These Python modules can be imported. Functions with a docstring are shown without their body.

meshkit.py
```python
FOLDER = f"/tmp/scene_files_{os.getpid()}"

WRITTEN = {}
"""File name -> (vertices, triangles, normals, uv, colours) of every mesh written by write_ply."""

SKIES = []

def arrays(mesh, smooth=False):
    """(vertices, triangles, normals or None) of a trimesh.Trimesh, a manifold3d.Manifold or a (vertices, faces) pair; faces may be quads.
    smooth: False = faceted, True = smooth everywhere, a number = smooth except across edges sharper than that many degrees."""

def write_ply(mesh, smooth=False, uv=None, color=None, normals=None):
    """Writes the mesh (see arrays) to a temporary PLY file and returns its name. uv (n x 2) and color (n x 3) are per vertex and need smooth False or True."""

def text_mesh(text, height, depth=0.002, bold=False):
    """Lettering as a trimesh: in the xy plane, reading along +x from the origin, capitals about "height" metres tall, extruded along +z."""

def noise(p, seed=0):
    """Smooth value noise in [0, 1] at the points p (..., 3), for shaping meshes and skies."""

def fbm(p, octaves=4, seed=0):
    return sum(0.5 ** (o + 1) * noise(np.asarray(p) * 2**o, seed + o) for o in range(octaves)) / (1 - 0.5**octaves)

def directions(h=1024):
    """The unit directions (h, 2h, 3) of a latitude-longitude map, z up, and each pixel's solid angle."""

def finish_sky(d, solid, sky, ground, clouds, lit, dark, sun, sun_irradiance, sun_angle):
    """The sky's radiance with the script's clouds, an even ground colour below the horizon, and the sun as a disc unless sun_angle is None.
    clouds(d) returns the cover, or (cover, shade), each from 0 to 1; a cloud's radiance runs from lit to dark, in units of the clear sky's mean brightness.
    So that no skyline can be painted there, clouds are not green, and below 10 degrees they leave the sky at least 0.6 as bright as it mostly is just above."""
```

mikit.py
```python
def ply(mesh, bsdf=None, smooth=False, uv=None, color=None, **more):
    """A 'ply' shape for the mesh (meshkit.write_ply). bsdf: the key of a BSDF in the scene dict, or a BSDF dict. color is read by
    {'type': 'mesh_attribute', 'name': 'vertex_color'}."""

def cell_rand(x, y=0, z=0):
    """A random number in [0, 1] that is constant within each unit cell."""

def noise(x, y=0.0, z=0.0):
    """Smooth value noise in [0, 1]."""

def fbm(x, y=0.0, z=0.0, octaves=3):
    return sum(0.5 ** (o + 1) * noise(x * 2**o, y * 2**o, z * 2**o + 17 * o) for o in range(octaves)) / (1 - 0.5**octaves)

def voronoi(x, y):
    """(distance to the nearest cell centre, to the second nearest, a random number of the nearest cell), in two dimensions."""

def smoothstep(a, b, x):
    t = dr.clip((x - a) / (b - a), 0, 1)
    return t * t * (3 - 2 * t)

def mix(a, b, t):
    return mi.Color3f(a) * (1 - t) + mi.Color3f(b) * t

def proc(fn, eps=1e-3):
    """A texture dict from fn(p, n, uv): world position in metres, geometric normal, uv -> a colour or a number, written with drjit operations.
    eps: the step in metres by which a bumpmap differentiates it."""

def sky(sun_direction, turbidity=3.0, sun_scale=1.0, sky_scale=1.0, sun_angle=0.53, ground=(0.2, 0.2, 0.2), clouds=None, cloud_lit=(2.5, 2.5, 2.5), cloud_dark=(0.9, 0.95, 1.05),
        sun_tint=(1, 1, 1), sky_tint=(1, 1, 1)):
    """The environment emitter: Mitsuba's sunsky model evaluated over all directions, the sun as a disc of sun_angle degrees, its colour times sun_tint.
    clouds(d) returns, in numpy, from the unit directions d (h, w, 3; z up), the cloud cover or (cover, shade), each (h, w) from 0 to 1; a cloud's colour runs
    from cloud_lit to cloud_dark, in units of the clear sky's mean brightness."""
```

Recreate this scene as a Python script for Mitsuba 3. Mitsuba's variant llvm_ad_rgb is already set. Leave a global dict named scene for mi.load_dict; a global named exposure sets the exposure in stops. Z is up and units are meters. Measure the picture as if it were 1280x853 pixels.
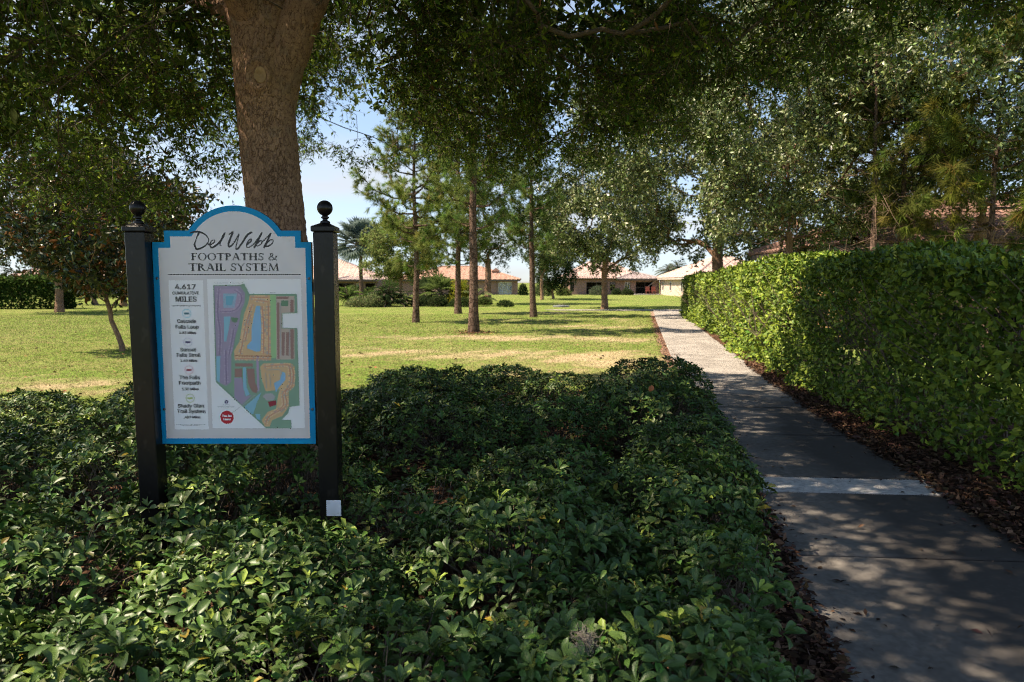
import math
import numpy as np
import trimesh
import drjit as dr
import mitsuba as mi
import shapely
from shapely.geometry import LineString, Polygon, Point
from shapely.ops import unary_union
import mikit
import meshkit

T = mi.ScalarTransform4f
scene, labels = {'type': 'scene'}, {}

# ------------------------------------------------------------------ camera, sky, exposure
PITCH = math.radians(4.925)
scene['camera'] = {
    'type': 'thinlens', 'fov': 73.76, 'fov_axis': 'x', 'near_clip': 0.05, 'far_clip': 2000.0,
    'aperture_radius': 0.0036, 'focus_distance': 3.9,
    'to_world': T().look_at(origin=[0, 0, 1.6], target=[0, math.cos(PITCH), 1.6 - math.sin(PITCH)], up=[0, 0, 1])}


def cloud_cover(d):
    p = d / np.maximum(d[..., 2:3] + 0.10, 0.06)
    n = meshkit.fbm(p * np.array([0.8, 0.8, 0.0]) + np.array([3.1, 7.7, 0.0]), 5, seed=4)
    cover = np.clip((n - 0.50) / 0.22, 0, 1)
    haze = np.clip(1 - d[..., 2] / 0.40, 0, 1) ** 1.4
    return np.clip(0.05 + 0.70 * cover * (1 - 0.4 * haze) + 0.20 * haze, 0, 0.95), 0.25 * cover


SUN = (-0.56, -0.06, 0.80)
scene['sky'] = mikit.sky(SUN, turbidity=3, sun_angle=0.6, clouds=cloud_cover, cloud_lit=(1.62, 1.60, 1.58), cloud_dark=(1.2, 1.22, 1.26), sky_tint=(0.88, 0.81, 0.73))
exposure = 2.95

CAM = np.array([0, 0, 1.6])


# ------------------------------------------------------------------ helpers
def thing(key, label, cat, group=None):
    labels[key] = {'label': label, 'category': cat}
    if group:
        labels[key]['group'] = group
    return key


def structure(key):
    labels[key] = {'kind': 'structure'}
    return key


def stuff(key, label=None, cat=None):
    labels[key] = {'kind': 'stuff'}
    if label:
        labels[key]['label'] = label
    if cat:
        labels[key]['category'] = cat
    return key


def put(key, mesh, bsdf, smooth=False, color=None, **more):
    scene[key] = mikit.ply(mesh, bsdf, smooth, color=color, **more)
    return key


def num(base):
    """The next free key: base, base_001, base_002 ..."""
    if not any(k == base or k.startswith(base + '__') for k in scene) and base not in labels:
        return base
    i = 1
    while any(k == f'{base}_{i:03d}' or k.startswith(f'{base}_{i:03d}__') for k in scene) or f'{base}_{i:03d}' in labels:
        i += 1
    return f'{base}_{i:03d}'


class Counter(dict):
    def key(self, base):
        n = self.get(base, 0)
        self[base] = n + 1
        return base if n == 0 else f'{base}_{n:03d}'


CNT = Counter()


def rgb(*c):
    return {'type': 'rgb', 'value': list(c)}


def unit(v):
    return v / np.maximum(np.linalg.norm(v, axis=-1, keepdims=True), 1e-9)


def cat_mesh(parts):
    vs, fs, n = [], [], 0
    for v, f in parts:
        vs.append(np.asarray(v, float)); fs.append(np.asarray(f, int) + n); n += len(v)
    return np.vstack(vs), np.vstack(fs)


BOXF = np.array([[0, 2, 3], [0, 3, 1], [4, 5, 7], [4, 7, 6], [0, 1, 5], [0, 5, 4], [2, 6, 7], [2, 7, 3], [0, 4, 6], [0, 6, 2], [1, 3, 7], [1, 7, 5]])


def box(x0, x1, y0, y1, z0, z1):
    v = np.array([[x, y, z] for x in (x0, x1) for y in (y0, y1) for z in (z0, z1)], float)
    f = np.array([[0, 1, 3], [0, 3, 2], [4, 6, 7], [4, 7, 5], [0, 4, 5], [0, 5, 1], [2, 3, 7], [2, 7, 6], [0, 2, 6], [0, 6, 4], [1, 5, 7], [1, 7, 3]])
    return v, f


def cbox(x0, x1, y0, y1, z0, z1, c=0.004):
    """A box with chamfered edges (convex hull of the 24 cut corners)."""
    p = []
    for sx, a in ((1, x0), (-1, x1)):
        for sy, b in ((1, y0), (-1, y1)):
            for sz, d in ((1, z0), (-1, z1)):
                p += [[a, b + sy * c, d + sz * c], [a + sx * c, b, d + sz * c], [a + sx * c, b + sy * c, d]]
    h = trimesh.convex.convex_hull(np.array(p))
    return np.array(h.vertices), np.array(h.faces)


def extrude(poly, z0, z1):
    """Shapely polygon(s) in xy extruded along z."""
    ms = [trimesh.creation.extrude_polygon(g, z1 - z0, engine='earcut') for g in getattr(poly, 'geoms', [poly]) if g.area > 1e-10]
    m = trimesh.util.concatenate(ms)
    v = np.array(m.vertices)
    v[:, 2] += z0
    return v, np.array(m.faces)


def lathe(profile, n=32, centre=(0, 0, 0)):
    m = trimesh.creation.revolve(np.array(profile, float), sections=n)
    return np.array(m.vertices) + np.array(centre), np.array(m.faces)


def frusta(p0, p1, r0, r1, n=5):
    """Open tapered tubes between p0 and p1 (many at once)."""
    p0, p1 = np.asarray(p0, float), np.asarray(p1, float)
    d = unit(p1 - p0)
    a = unit(np.cross(d, np.where(np.abs(d[:, 2:3]) < 0.9, [[0, 0, 1.0]], [[1.0, 0, 0]])))
    b = np.cross(d, a)
    t = np.arange(n) * 2 * np.pi / n
    ring = a[:, None] * np.cos(t)[None, :, None] + b[:, None] * np.sin(t)[None, :, None]
    v = np.stack([p0[:, None] + ring * np.asarray(r0)[:, None, None], p1[:, None] + ring * np.asarray(r1)[:, None, None]], 1)
    m = len(p0)
    i = np.arange(n); j = (i + 1) % n
    f = np.vstack([np.stack([i, j, j + n], 1), np.stack([i, j + n, i + n], 1)])
    return v.reshape(-1, 3), (f[None] + (np.arange(m) * 2 * n)[:, None, None]).reshape(-1, 3)


def tube(points, radii, n=8, cap=True):
    """One swept tube through the points."""
    P = np.asarray(points, float); R = np.broadcast_to(np.asarray(radii, float), len(P))
    d = unit(np.gradient(P, axis=0))
    ref = np.array([0.31, 0.95, 0.05])
    vs = []
    for p, r, t in zip(P, R, d):
        a = ref - t * (ref @ t); a /= np.linalg.norm(a); ref = a
        b = np.cross(t, a)
        ang = np.arange(n) * 2 * np.pi / n
        vs.append(p + r * (np.cos(ang)[:, None] * a + np.sin(ang)[:, None] * b))
    v = np.vstack(vs); i = np.arange(n); j = (i + 1) % n
    f = [np.vstack([np.stack([i, j, j + n], 1), np.stack([i, j + n, i + n], 1)]) + k * n for k in range(len(P) - 1)]
    f = np.vstack(f)
    if cap:
        v = np.vstack([v, P[:1], P[-1:]])
        m = len(v)
        f = np.vstack([f, np.stack([j, i, i * 0 + m - 2], 1), np.stack([i, j, i * 0 + m - 1], 1) + np.array([[(len(P) - 1) * n, (len(P) - 1) * n, 0]])])
    return v, f


# leaf templates: x across, y along, z up; unit length, unit width
def leaf_template(rows, fold=0.12, curl=0.10):
    v, f = [[0, 0, 0]], []
    prev = None
    for t, w in rows:
        i = len(v)
        z = -curl * (t - 0.4) ** 2 * 2 + curl * 0.3
        v += [[-w / 2, t, z + fold * w], [0, t, z], [w / 2, t, z + fold * w]]
        if prev is None:
            f += [[0, i + 1, i], [0, i + 2, i + 1]]
        else:
            for k in (0, 1):
                f += [[prev + k, prev + k + 1, i + k + 1], [prev + k, i + k + 1, i + k]]
        prev = i
    v.append([0, 1, -curl * 0.45])
    n = len(v) - 1
    f += [[prev, prev + 1, n], [prev + 1, prev + 2, n]]
    return np.array(v, float), np.array(f)


LEAF_FINE = leaf_template([(0.18, 0.34), (0.45, 0.82), (0.68, 1.0), (0.88, 0.72)], 0.14, 0.18)     # obovate
LEAF_MID = leaf_template([(0.55, 1.0)], 0.14, 0.15)
LEAF_OVAL = leaf_template([(0.36, 0.72), (0.76, 0.98)], 0.13, 0.2)
LEAF_LOW = (np.array([[0, 0, 0], [-0.5, 0.5, 0.07], [0, 1, -0.04], [0.5, 0.5, 0.07]], float), np.array([[0, 2, 1], [0, 3, 2]]))


def leaf_mesh(tmpl, P, A, N, L, W, C=None):
    """Leaves: base points P, axes A, up normals N, lengths L, widths W, colours C -> (mesh, vertex colours)."""
    A = unit(A)
    S = unit(np.cross(A, N))
    N = np.cross(S, A)
    tv, tf = tmpl
    v = (P[:, None] + tv[None, :, 0:1] * S[:, None] * W[:, None, None] + tv[None, :, 1:2] * A[:, None] * L[:, None, None]
         + tv[None, :, 2:3] * N[:, None] * L[:, None, None])
    f = tf[None] + (np.arange(len(P)) * len(tv))[:, None, None]
    c = None if C is None else np.repeat(C, len(tv), 0)
    return (v.reshape(-1, 3), f.reshape(-1, 3)), c


def join(a, b):
    """Join two (mesh, colours)."""
    (va, fa), ca = a
    (vb, fb), cb = b
    return (np.vstack([va, vb]), np.vstack([fa, fb + len(va)])), np.vstack([ca, cb])


def tints(rng, n, base, jitter=0.25, young=None, p_young=0.0, dead=None, p_dead=0.0):
    c = np.array(base)[None] * (1 + jitter * rng.normal(size=(n, 1))) * (1 + 0.10 * rng.normal(size=(n, 3)))
    u = rng.random(n)
    if young is not None:
        m = u < p_young
        c[m] = np.array(young) * (1 + 0.2 * rng.normal(size=(m.sum(), 1)))
    if dead is not None:
        m = u > 1 - p_dead
        c[m] = np.array(dead) * (1 + 0.25 * rng.normal(size=(m.sum(), 1)))
    return np.clip(c, 0.004, 0.9)


def rand_unit(rng, n):
    return unit(rng.normal(size=(n, 3)))


def in_view(p, margin=1.12, z_margin=0.25):
    """Rough test for the part of the place that the photograph shows (to spare triangles elsewhere)."""
    y = p[:, 1]
    return (y > 0.8) & (np.abs(p[:, 0]) < 0.76 * margin * y + 0.5) & (p[:, 2] < 1.6 + 0.42 * y + z_margin + 0.1 * y)


# ------------------------------------------------------------------ materials
VC = {'type': 'mesh_attribute', 'name': 'vertex_color'}


def leafy(key, rough=0.45, trans=0.8, spec=None):
    scene[key] = {'type': 'principledthin', 'base_color': VC, 'roughness': rough, 'diff_trans': trans, 'eta': spec or 1.45}


leafy('mat_leaf_glossy', 0.27, 0.60, 1.55)
scene['mat_leaf_waxy'] = {'type': 'twosided', 'bsdf': {'type': 'principled', 'base_color': VC, 'roughness': 0.42, 'specular': 0.28}}
leafy('mat_leaf', 0.40, 1.15)
scene['mat_leaf_hedge'] = {'type': 'twosided', 'bsdf': {'type': 'principled', 'base_color': VC, 'roughness': 0.5, 'specular': 0.22}}
scene['mat_leaf_oak'] = {'type': 'twosided', 'bsdf': {'type': 'principled', 'base_color': VC, 'roughness': 0.38, 'specular': 0.45}}
leafy('mat_leaf_soft', 0.55, 1.0)
leafy('mat_grass', 0.75, 0.8)
scene['mat_litter'] = {'type': 'twosided', 'bsdf': {'type': 'diffuse', 'reflectance': VC}}
scene['mat_magnolia'] = {'type': 'twosided', 'front': {'type': 'principled', 'base_color': VC, 'roughness': 0.35, 'specular': 0.5},
                         'back': {'type': 'diffuse', 'reflectance': mikit.proc(lambda p, n, uv: mikit.mix((0.05, 0.055, 0.022), (0.135, 0.062, 0.026), mikit.smoothstep(0.50, 0.66, mikit.noise(p.x * 5, p.y * 5, p.z * 5))))}}


def principled(key, color, rough=0.6, metallic=0.0, **k):
    scene[key] = {'type': 'twosided', 'bsdf': {'type': 'principled', 'base_color': color if isinstance(color, dict) else rgb(*color), 'roughness': rough, 'metallic': metallic, **k}}


def bark(key, a, b, sx, sz, scale, crack=0.075):
    """Furrowed bark: raised plates parted by dark, mostly upright cracks."""
    def height(p):
        w = 0.35 * mikit.fbm(p.x * 9, p.y * 9, p.z * 7, 2)
        r = dr.abs(mikit.fbm(p.x * sx + w, p.y * sx + w, p.z * sz, 3) - 0.5)
        r2 = dr.abs(mikit.fbm(p.x * sx * 2.1, p.y * sx * 2.1, p.z * sz * 2.6 + 7, 2) - 0.5)
        return dr.minimum(mikit.smoothstep(0.0, crack, r), 0.45 + 0.55 * mikit.smoothstep(0.0, crack, r2)), r

    def fn(p, n, uv):
        h, r = height(p)
        g = mikit.fbm(p.x * 4 + 5, p.y * 4, p.z * 3, 3)
        s = mikit.noise(p.x * 160, p.y * 160, p.z * 110)
        lich = mikit.smoothstep(0.60, 0.70, mikit.fbm(p.x * 11 + 3, p.y * 11, p.z * 8, 3))
        c = mikit.mix(a, b, h) * (0.62 + 0.5 * g + 0.35 * s)
        return mikit.mix(c, mi.Color3f(0.21, 0.19, 0.155), 0.30 * lich * h)

    scene[key] = {'type': 'bumpmap', 'scale': scale, 'arbitrary': mikit.proc(lambda p, n, uv: height(p)[0] + 0.25 * mikit.noise(p.x * 150, p.y * 150, p.z * 100), eps=2e-3),
                  'bsdf': {'type': 'diffuse', 'reflectance': mikit.proc(fn)}}


bark('mat_oak_bark', (0.170, 0.100, 0.068), (0.37, 0.232, 0.160), 58.0, 21.0, 0.010, 0.05)
bark('mat_pine_bark', (0.05, 0.032, 0.024), (0.20, 0.135, 0.105), 17.0, 7.0, 0.02)
principled('mat_twig', (0.10, 0.075, 0.055), 0.9)
principled('mat_stem', (0.13, 0.10, 0.07), 0.85)
principled('mat_dead_twig', (0.20, 0.13, 0.095), 0.9)


# mown lawn: green with worn tan patches
DRY = [(0.4, 19.5, 2.6, 1.0, 0.9), (3.6, 18.5, 1.2, 1.2, 0.7), (-1.2, 15.2, 4.0, 1.3, 0.75), (2.2, 14.0, 1.6, 1.2, 0.8), (-2.8, 20.0, 3.0, 0.9, 0.5), (3.1, 24.5, 1.6, 1.6, 0.8),
       (-8.5, 10.5, 3.5, 1.2, 0.75), (0.8, 29.0, 3.0, 1.0, 0.5), (2.0, 36.0, 2.2, 1.6, 0.7), (4.6, 30.0, 0.5, 3.0, 0.5), (-6.0, 17.0, 3.0, 1.2, 0.35), (1.0, 11.8, 2.5, 1.2, 0.6)]


def dryness(x, y, m):
    """Dry cover 0..1 at ground points, for numpy (m = np) and for textures (m = dr)."""
    s = 0.0
    wob = 0.9 * m.sin(x * 2.3 + 1.7 * m.sin(y * 1.9)) + 0.8 * m.sin(x * 5.1 - y * 3.3 + 2 * m.sin(x * 1.3)) + 0.5 * m.sin(y * 6.7 + 2 * m.sin(x * 3.7))
    for cx, cy, rx, ry, a in DRY:
        q = ((x - cx) / rx) ** 2 + ((y - cy) / ry) ** 2
        s = s + 1.05 * a * m.exp(-q * 0.8 - 0.30 * wob - 0.3)
    return m.minimum(s, 1.0)


GREEN, LUSH, TAN = (0.170, 0.205, 0.060), (0.130, 0.19, 0.040), (0.38, 0.295, 0.185)


def lawn_color(p, n, uv):
    f1 = mikit.fbm(p.x * 0.6, p.y * 0.6, 0.0, 4)
    f2 = mikit.fbm(p.x * 5, p.y * 5, 3.0, 3)
    f3 = mikit.noise(p.x * 40, p.y * 40, 1.0)
    c = mikit.mix(LUSH, GREEN, mikit.smoothstep(0.3, 0.7, f1))
    c = mikit.mix(c, (0.24, 0.21, 0.09), 0.55 * mikit.smoothstep(0.45, 0.75, f2))
    d = dryness(p.x, p.y, dr)
    c = mikit.mix(c, TAN, mikit.smoothstep(0.18, 0.90, d * (0.6 + 0.8 * f2)) * 0.85)
    return c * (0.75 + 0.5 * f3)


scene['mat_lawn'] = {'type': 'bumpmap', 'scale': 0.05, 'arbitrary': mikit.proc(lambda p, n, uv: mikit.fbm(p.x * 14, p.y * 14, 0.0, 4), eps=4e-3),
                     'bsdf': {'type': 'diffuse', 'reflectance': mikit.proc(lawn_color)}}


def mulch_color(p, n, uv):
    f = mikit.fbm(p.x * 30, p.y * 55, p.z * 30, 3)
    g = mikit.fbm(p.x * 4, p.y * 4, 0.0, 3)
    return mikit.mix((0.035, 0.022, 0.016), (0.17, 0.095, 0.06), mikit.smoothstep(0.35, 0.72, f)) * (0.6 + 0.8 * g)


scene['mat_mulch'] = {'type': 'diffuse', 'reflectance': mikit.proc(mulch_color)}


def concrete(lo, hi, dark_tone, amount):
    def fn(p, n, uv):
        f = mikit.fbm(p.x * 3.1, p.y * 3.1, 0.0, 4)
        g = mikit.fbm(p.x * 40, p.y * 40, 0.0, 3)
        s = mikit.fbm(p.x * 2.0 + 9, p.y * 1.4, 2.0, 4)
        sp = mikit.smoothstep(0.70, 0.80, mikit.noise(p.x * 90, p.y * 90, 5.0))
        cx = 2.05 + 0.17 * p.y                                            # middle line of the walk, toned darker
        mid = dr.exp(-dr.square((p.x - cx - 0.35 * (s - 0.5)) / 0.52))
        near = 1 - mikit.smoothstep(7.5, 12.0, p.y + 3 * (f - 0.5))  # dark tone on the nearer slabs, fading out farther along
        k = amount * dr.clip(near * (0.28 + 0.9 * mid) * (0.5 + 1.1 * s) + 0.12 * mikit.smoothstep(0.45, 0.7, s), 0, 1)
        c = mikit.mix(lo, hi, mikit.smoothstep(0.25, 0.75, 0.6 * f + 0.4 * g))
        c = mikit.mix(c, dark_tone, k) * (0.91 + 0.18 * g)
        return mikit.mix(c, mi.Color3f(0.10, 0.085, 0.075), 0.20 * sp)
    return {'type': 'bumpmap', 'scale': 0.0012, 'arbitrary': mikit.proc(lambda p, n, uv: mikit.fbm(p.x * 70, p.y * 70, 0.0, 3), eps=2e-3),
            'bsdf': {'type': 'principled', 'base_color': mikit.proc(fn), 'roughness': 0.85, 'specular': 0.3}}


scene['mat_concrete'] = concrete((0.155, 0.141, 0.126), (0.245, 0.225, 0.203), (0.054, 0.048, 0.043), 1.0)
scene['mat_concrete_pale'] = concrete((0.36, 0.35, 0.34), (0.54, 0.53, 0.51), (0.14, 0.135, 0.13), 0.22)
scene['mat_dirt'] = {'type': 'diffuse', 'reflectance': mikit.proc(lambda p, n, uv: mikit.mix((0.16, 0.10, 0.075), (0.36, 0.26, 0.20), mikit.fbm(p.x * 18, p.y * 18, 0.0, 4)))}


def stucco(a, b):
    return mikit.proc(lambda p, n, uv: mikit.mix(a, b, mikit.fbm(p.x * 1.7, p.y * 1.7, p.z * 1.7, 4)) * (0.92 + 0.16 * mikit.noise(p.x * 25, p.y * 25, p.z * 25)))


scene['mat_stucco_pink'] = {'type': 'diffuse', 'reflectance': stucco((0.25, 0.155, 0.13), (0.33, 0.215, 0.18))}
scene['mat_stucco_pale'] = {'type': 'diffuse', 'reflectance': stucco((0.55, 0.42, 0.34), (0.68, 0.54, 0.45))}
scene['mat_stucco_tan'] = {'type': 'diffuse', 'reflectance': stucco((0.36, 0.23, 0.11), (0.46, 0.31, 0.16))}
scene['mat_stucco_brown'] = {'type': 'diffuse', 'reflectance': stucco((0.20, 0.14, 0.115), (0.27, 0.19, 0.16))}


def tile_color(a, b):
    def fn(p, n, uv):
        r = mikit.cell_rand(p.x * 3.4, p.y * 3.4, p.z * 7.0)
        return mikit.mix(a, b, 0.6 * r + 0.4 * mikit.fbm(p.x * 0.9, p.y * 0.9, p.z * 2, 3)) * (0.85 + 0.3 * mikit.noise(p.x * 22, p.y * 22, p.z * 22))
    return {'type': 'diffuse', 'reflectance': mikit.proc(fn)}


scene['mat_tile_pink'] = tile_color((0.42, 0.29, 0.25), (0.58, 0.44, 0.39))
scene['mat_tile_grey'] = tile_color((0.27, 0.22, 0.21), (0.40, 0.33, 0.32))
scene['mat_tile_rust'] = tile_color((0.30, 0.17, 0.12), (0.52, 0.34, 0.27))
scene['mat_tile_brown'] = tile_color((0.17, 0.10, 0.08), (0.30, 0.19, 0.155))
principled('mat_fascia', (0.10, 0.075, 0.065), 0.6)
principled('mat_fascia_pale', (0.42, 0.36, 0.32), 0.6)
principled('mat_frame_dark', (0.05, 0.04, 0.036), 0.45)
principled('mat_frame_white', (0.62, 0.62, 0.62), 0.5)
principled('mat_dark_inside', (0.055, 0.045, 0.042), 0.9)
principled('mat_blind', (0.50, 0.52, 0.56), 0.7)
scene['mat_glass'] = {'type': 'thindielectric', 'int_ior': 1.5}
principled('mat_terracotta', (0.35, 0.13, 0.08), 0.7)
principled('mat_chair_red', (0.22, 0.06, 0.045), 0.6)
principled('mat_joint', (0.045, 0.038, 0.032), 0.95)
principled('mat_slab', (0.30, 0.28, 0.26), 0.85)
principled('mat_cover', (0.13, 0.14, 0.155), 0.8)

# the sign
principled('mat_post', mikit.proc(lambda p, n, uv: mi.Color3f(0.0085, 0.0075, 0.0078) * (0.7 + 0.6 * mikit.fbm(p.x * 9, p.y * 9, p.z * 5, 3))
           + mi.Color3f(0.030, 0.025, 0.020) * mikit.smoothstep(0.68, 0.82, mikit.fbm(p.x * 30, p.y * 30, p.z * 12, 3)) * 0.4), 0.30, specular=0.32)
principled('mat_sign_blue', (0.004, 0.26, 0.55), 0.5, specular=0.2)
principled('mat_sign_edge', (0.028, 0.035, 0.05), 0.45)
principled('mat_sign_silver', mikit.proc(lambda p, n, uv: mi.Color3f(0.67, 0.63, 0.66) * (0.93 + 0.1 * mikit.fbm(p.x * 3, p.y, p.z * 3, 3) + 0.04 * mikit.noise(p.x * 120, p.y, p.z * 900))), 0.42, 0.15)
principled('mat_sign_white', (0.88, 0.86, 0.90), 0.5)
principled('mat_sign_ink', (0.022, 0.021, 0.026), 0.5)
principled('mat_bolt', (0.12, 0.12, 0.13), 0.35, 0.8)
INKS = dict(pale_orange=(.80, .60, .38), pale_violet=(.50, .42, .54), green=(0.2,0.36,0.24), purple=(0.35,0.27,0.42), purple_light=(0.43,0.33,0.47), blue=(0.22,0.5,0.66), blue_deep=(0.1,0.4,0.58), lake=(0.22,0.48,0.76), forest=(0.09,0.22,0.11),
            orange=(0.72,0.45,0.21), lime=(0.33,0.58,0.24), tan=(0.54,0.44,0.38), brown=(0.31,0.145,0.12), pale=(0.44, 0.42, 0.44), crimson=(0.30, 0.03, 0.05), rust=(0.72,0.28,0.18),
            violet=(0.27,0.18,0.37), grey=(0.22, 0.22, 0.22), red=(0.50, 0.012, 0.03), teal=(0.02, 0.13, 0.19), navy=(0.035, 0.03, 0.12), ring_cyan=(0.25, 0.58, 0.76), ring_mauve=(0.50, 0.46, 0.66),
            ring_rose=(0.72, 0.36, 0.42), ring_lime=(0.42, 0.50, 0.16))
INKS = {n: tuple(0.84 * q + 0.075 for q in c) if n in ('green', 'purple', 'orange', 'blue', 'lake', 'brown', 'rust', 'violet', 'forest', 'lime', 'blue_deep') else c for n, c in INKS.items()}
scene['mat_print'] = {'type': 'principled', 'base_color': VC, 'roughness': 0.5}


# ------------------------------------------------------------------ ground, path, beds
def grid(x0, x1, y0, y1, nx, ny, zf):
    x, y = np.meshgrid(np.linspace(x0, x1, nx), np.linspace(y0, y1, ny))
    v = np.stack([x, y, zf(x, y)], -1).reshape(-1, 3)
    i = np.arange((nx - 1) * (ny - 1)); r, c = i // (nx - 1), i % (nx - 1)
    a = r * nx + c
    return v, np.vstack([np.stack([a, a + 1, a + nx + 1], 1), np.stack([a, a + nx + 1, a + nx], 1)])


structure('lawn')
put('lawn', (np.array([[-900, -300, 0], [900, -300, 0], [900, 1500, 0], [-900, 1500, 0.0]]), np.array([[0, 1, 2], [0, 2, 3]])), 'mat_lawn')

LY = np.array([-3, 0, 2.63, 3.82, 5.43, 9.22, 12.14, 14.04, 29.1, 37.0, 39.6]); LX = np.array([0.44, 0.85, 1.28, 1.54, 1.87, 2.58, 3.03, 3.33, 6.15, 7.68, 8.2])
RY = np.array([-3, 0, 2.0, 3.94, 5.4, 6.84, 10.69, 16.6, 35.1, 37.0, 39.6]); RX = np.array([1.95, 2.35, 2.72, 3.09, 3.32, 3.50, 4.13, 5.20, 8.65, 9.02, 9.55])
HY = np.array([-2, 2.5, 4.0, 6.3, 11.3, 16.6, 32.5]); HX = np.array([3.62, 3.72, 3.78, 3.95, 4.50, 5.28, 7.85])   # the hedge's face
left_edge = lambda y: np.interp(y, LY, LX)
right_edge = lambda y: np.interp(y, RY, RX)
hedge_face = lambda y: np.interp(y, HY, HX)

# bed outline: the planting bed on the left of the walk and the strip under the hedge on its right
ys = np.arange(-2, 9.6, 0.4)
bed = Polygon([(-9, -2)] + [(left_edge(y) + 0.02, y) for y in ys] + [(1.9, 9.7), (-0.2, 9.5), (-2.4, 9.2), (-4.3, 8.1), (-6.2, 7.0), (-9, 5.6)])
ys2 = np.arange(-2, 33.2, 0.6)
strip = Polygon([(right_edge(y) - 0.02, y) for y in ys2] + [(hedge_face(y) + 1.5, y) for y in ys2[::-1]])


def sheet(poly, step, zf):
    x0, y0, x1, y1 = poly.bounds
    v, f = grid(x0, x1, y0, y1, int((x1 - x0) / step) + 2, int((y1 - y0) / step) + 2, zf)
    c = v[f].mean(1)
    ok = shapely.contains_xy(poly, c[:, 0], c[:, 1])
    return v, f[ok]


structure('mulch_bed')
put('mulch_bed', sheet(bed, 0.07, lambda x, y: 0.012 + 0.05 * meshkit.fbm(np.stack([x * 5, y * 5, x * 0], -1), 3) + 0.02 * meshkit.noise(np.stack([x * 25, y * 25, x * 0], -1))), 'mat_mulch', True)
structure('hedge_bed')
put('hedge_bed', sheet(strip, 0.09, lambda x, y: 0.008 + 0.055 * meshkit.fbm(np.stack([x * 4, y * 4, x * 0 + 3], -1), 3)), 'mat_mulch', True)

structure('footpath')
yy = np.arange(-3, 39.7, 0.5)
put('footpath', (np.vstack([np.stack([left_edge(yy) - 0.0, yy, yy * 0 + 0.005], 1), np.stack([right_edge(yy), yy, yy * 0 + 0.005], 1)]),
                 np.vstack([[[i, i + len(yy), i + len(yy) + 1], [i, i + len(yy) + 1, i + 1]] for i in range(len(yy) - 1)])), 'mat_joint')


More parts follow.
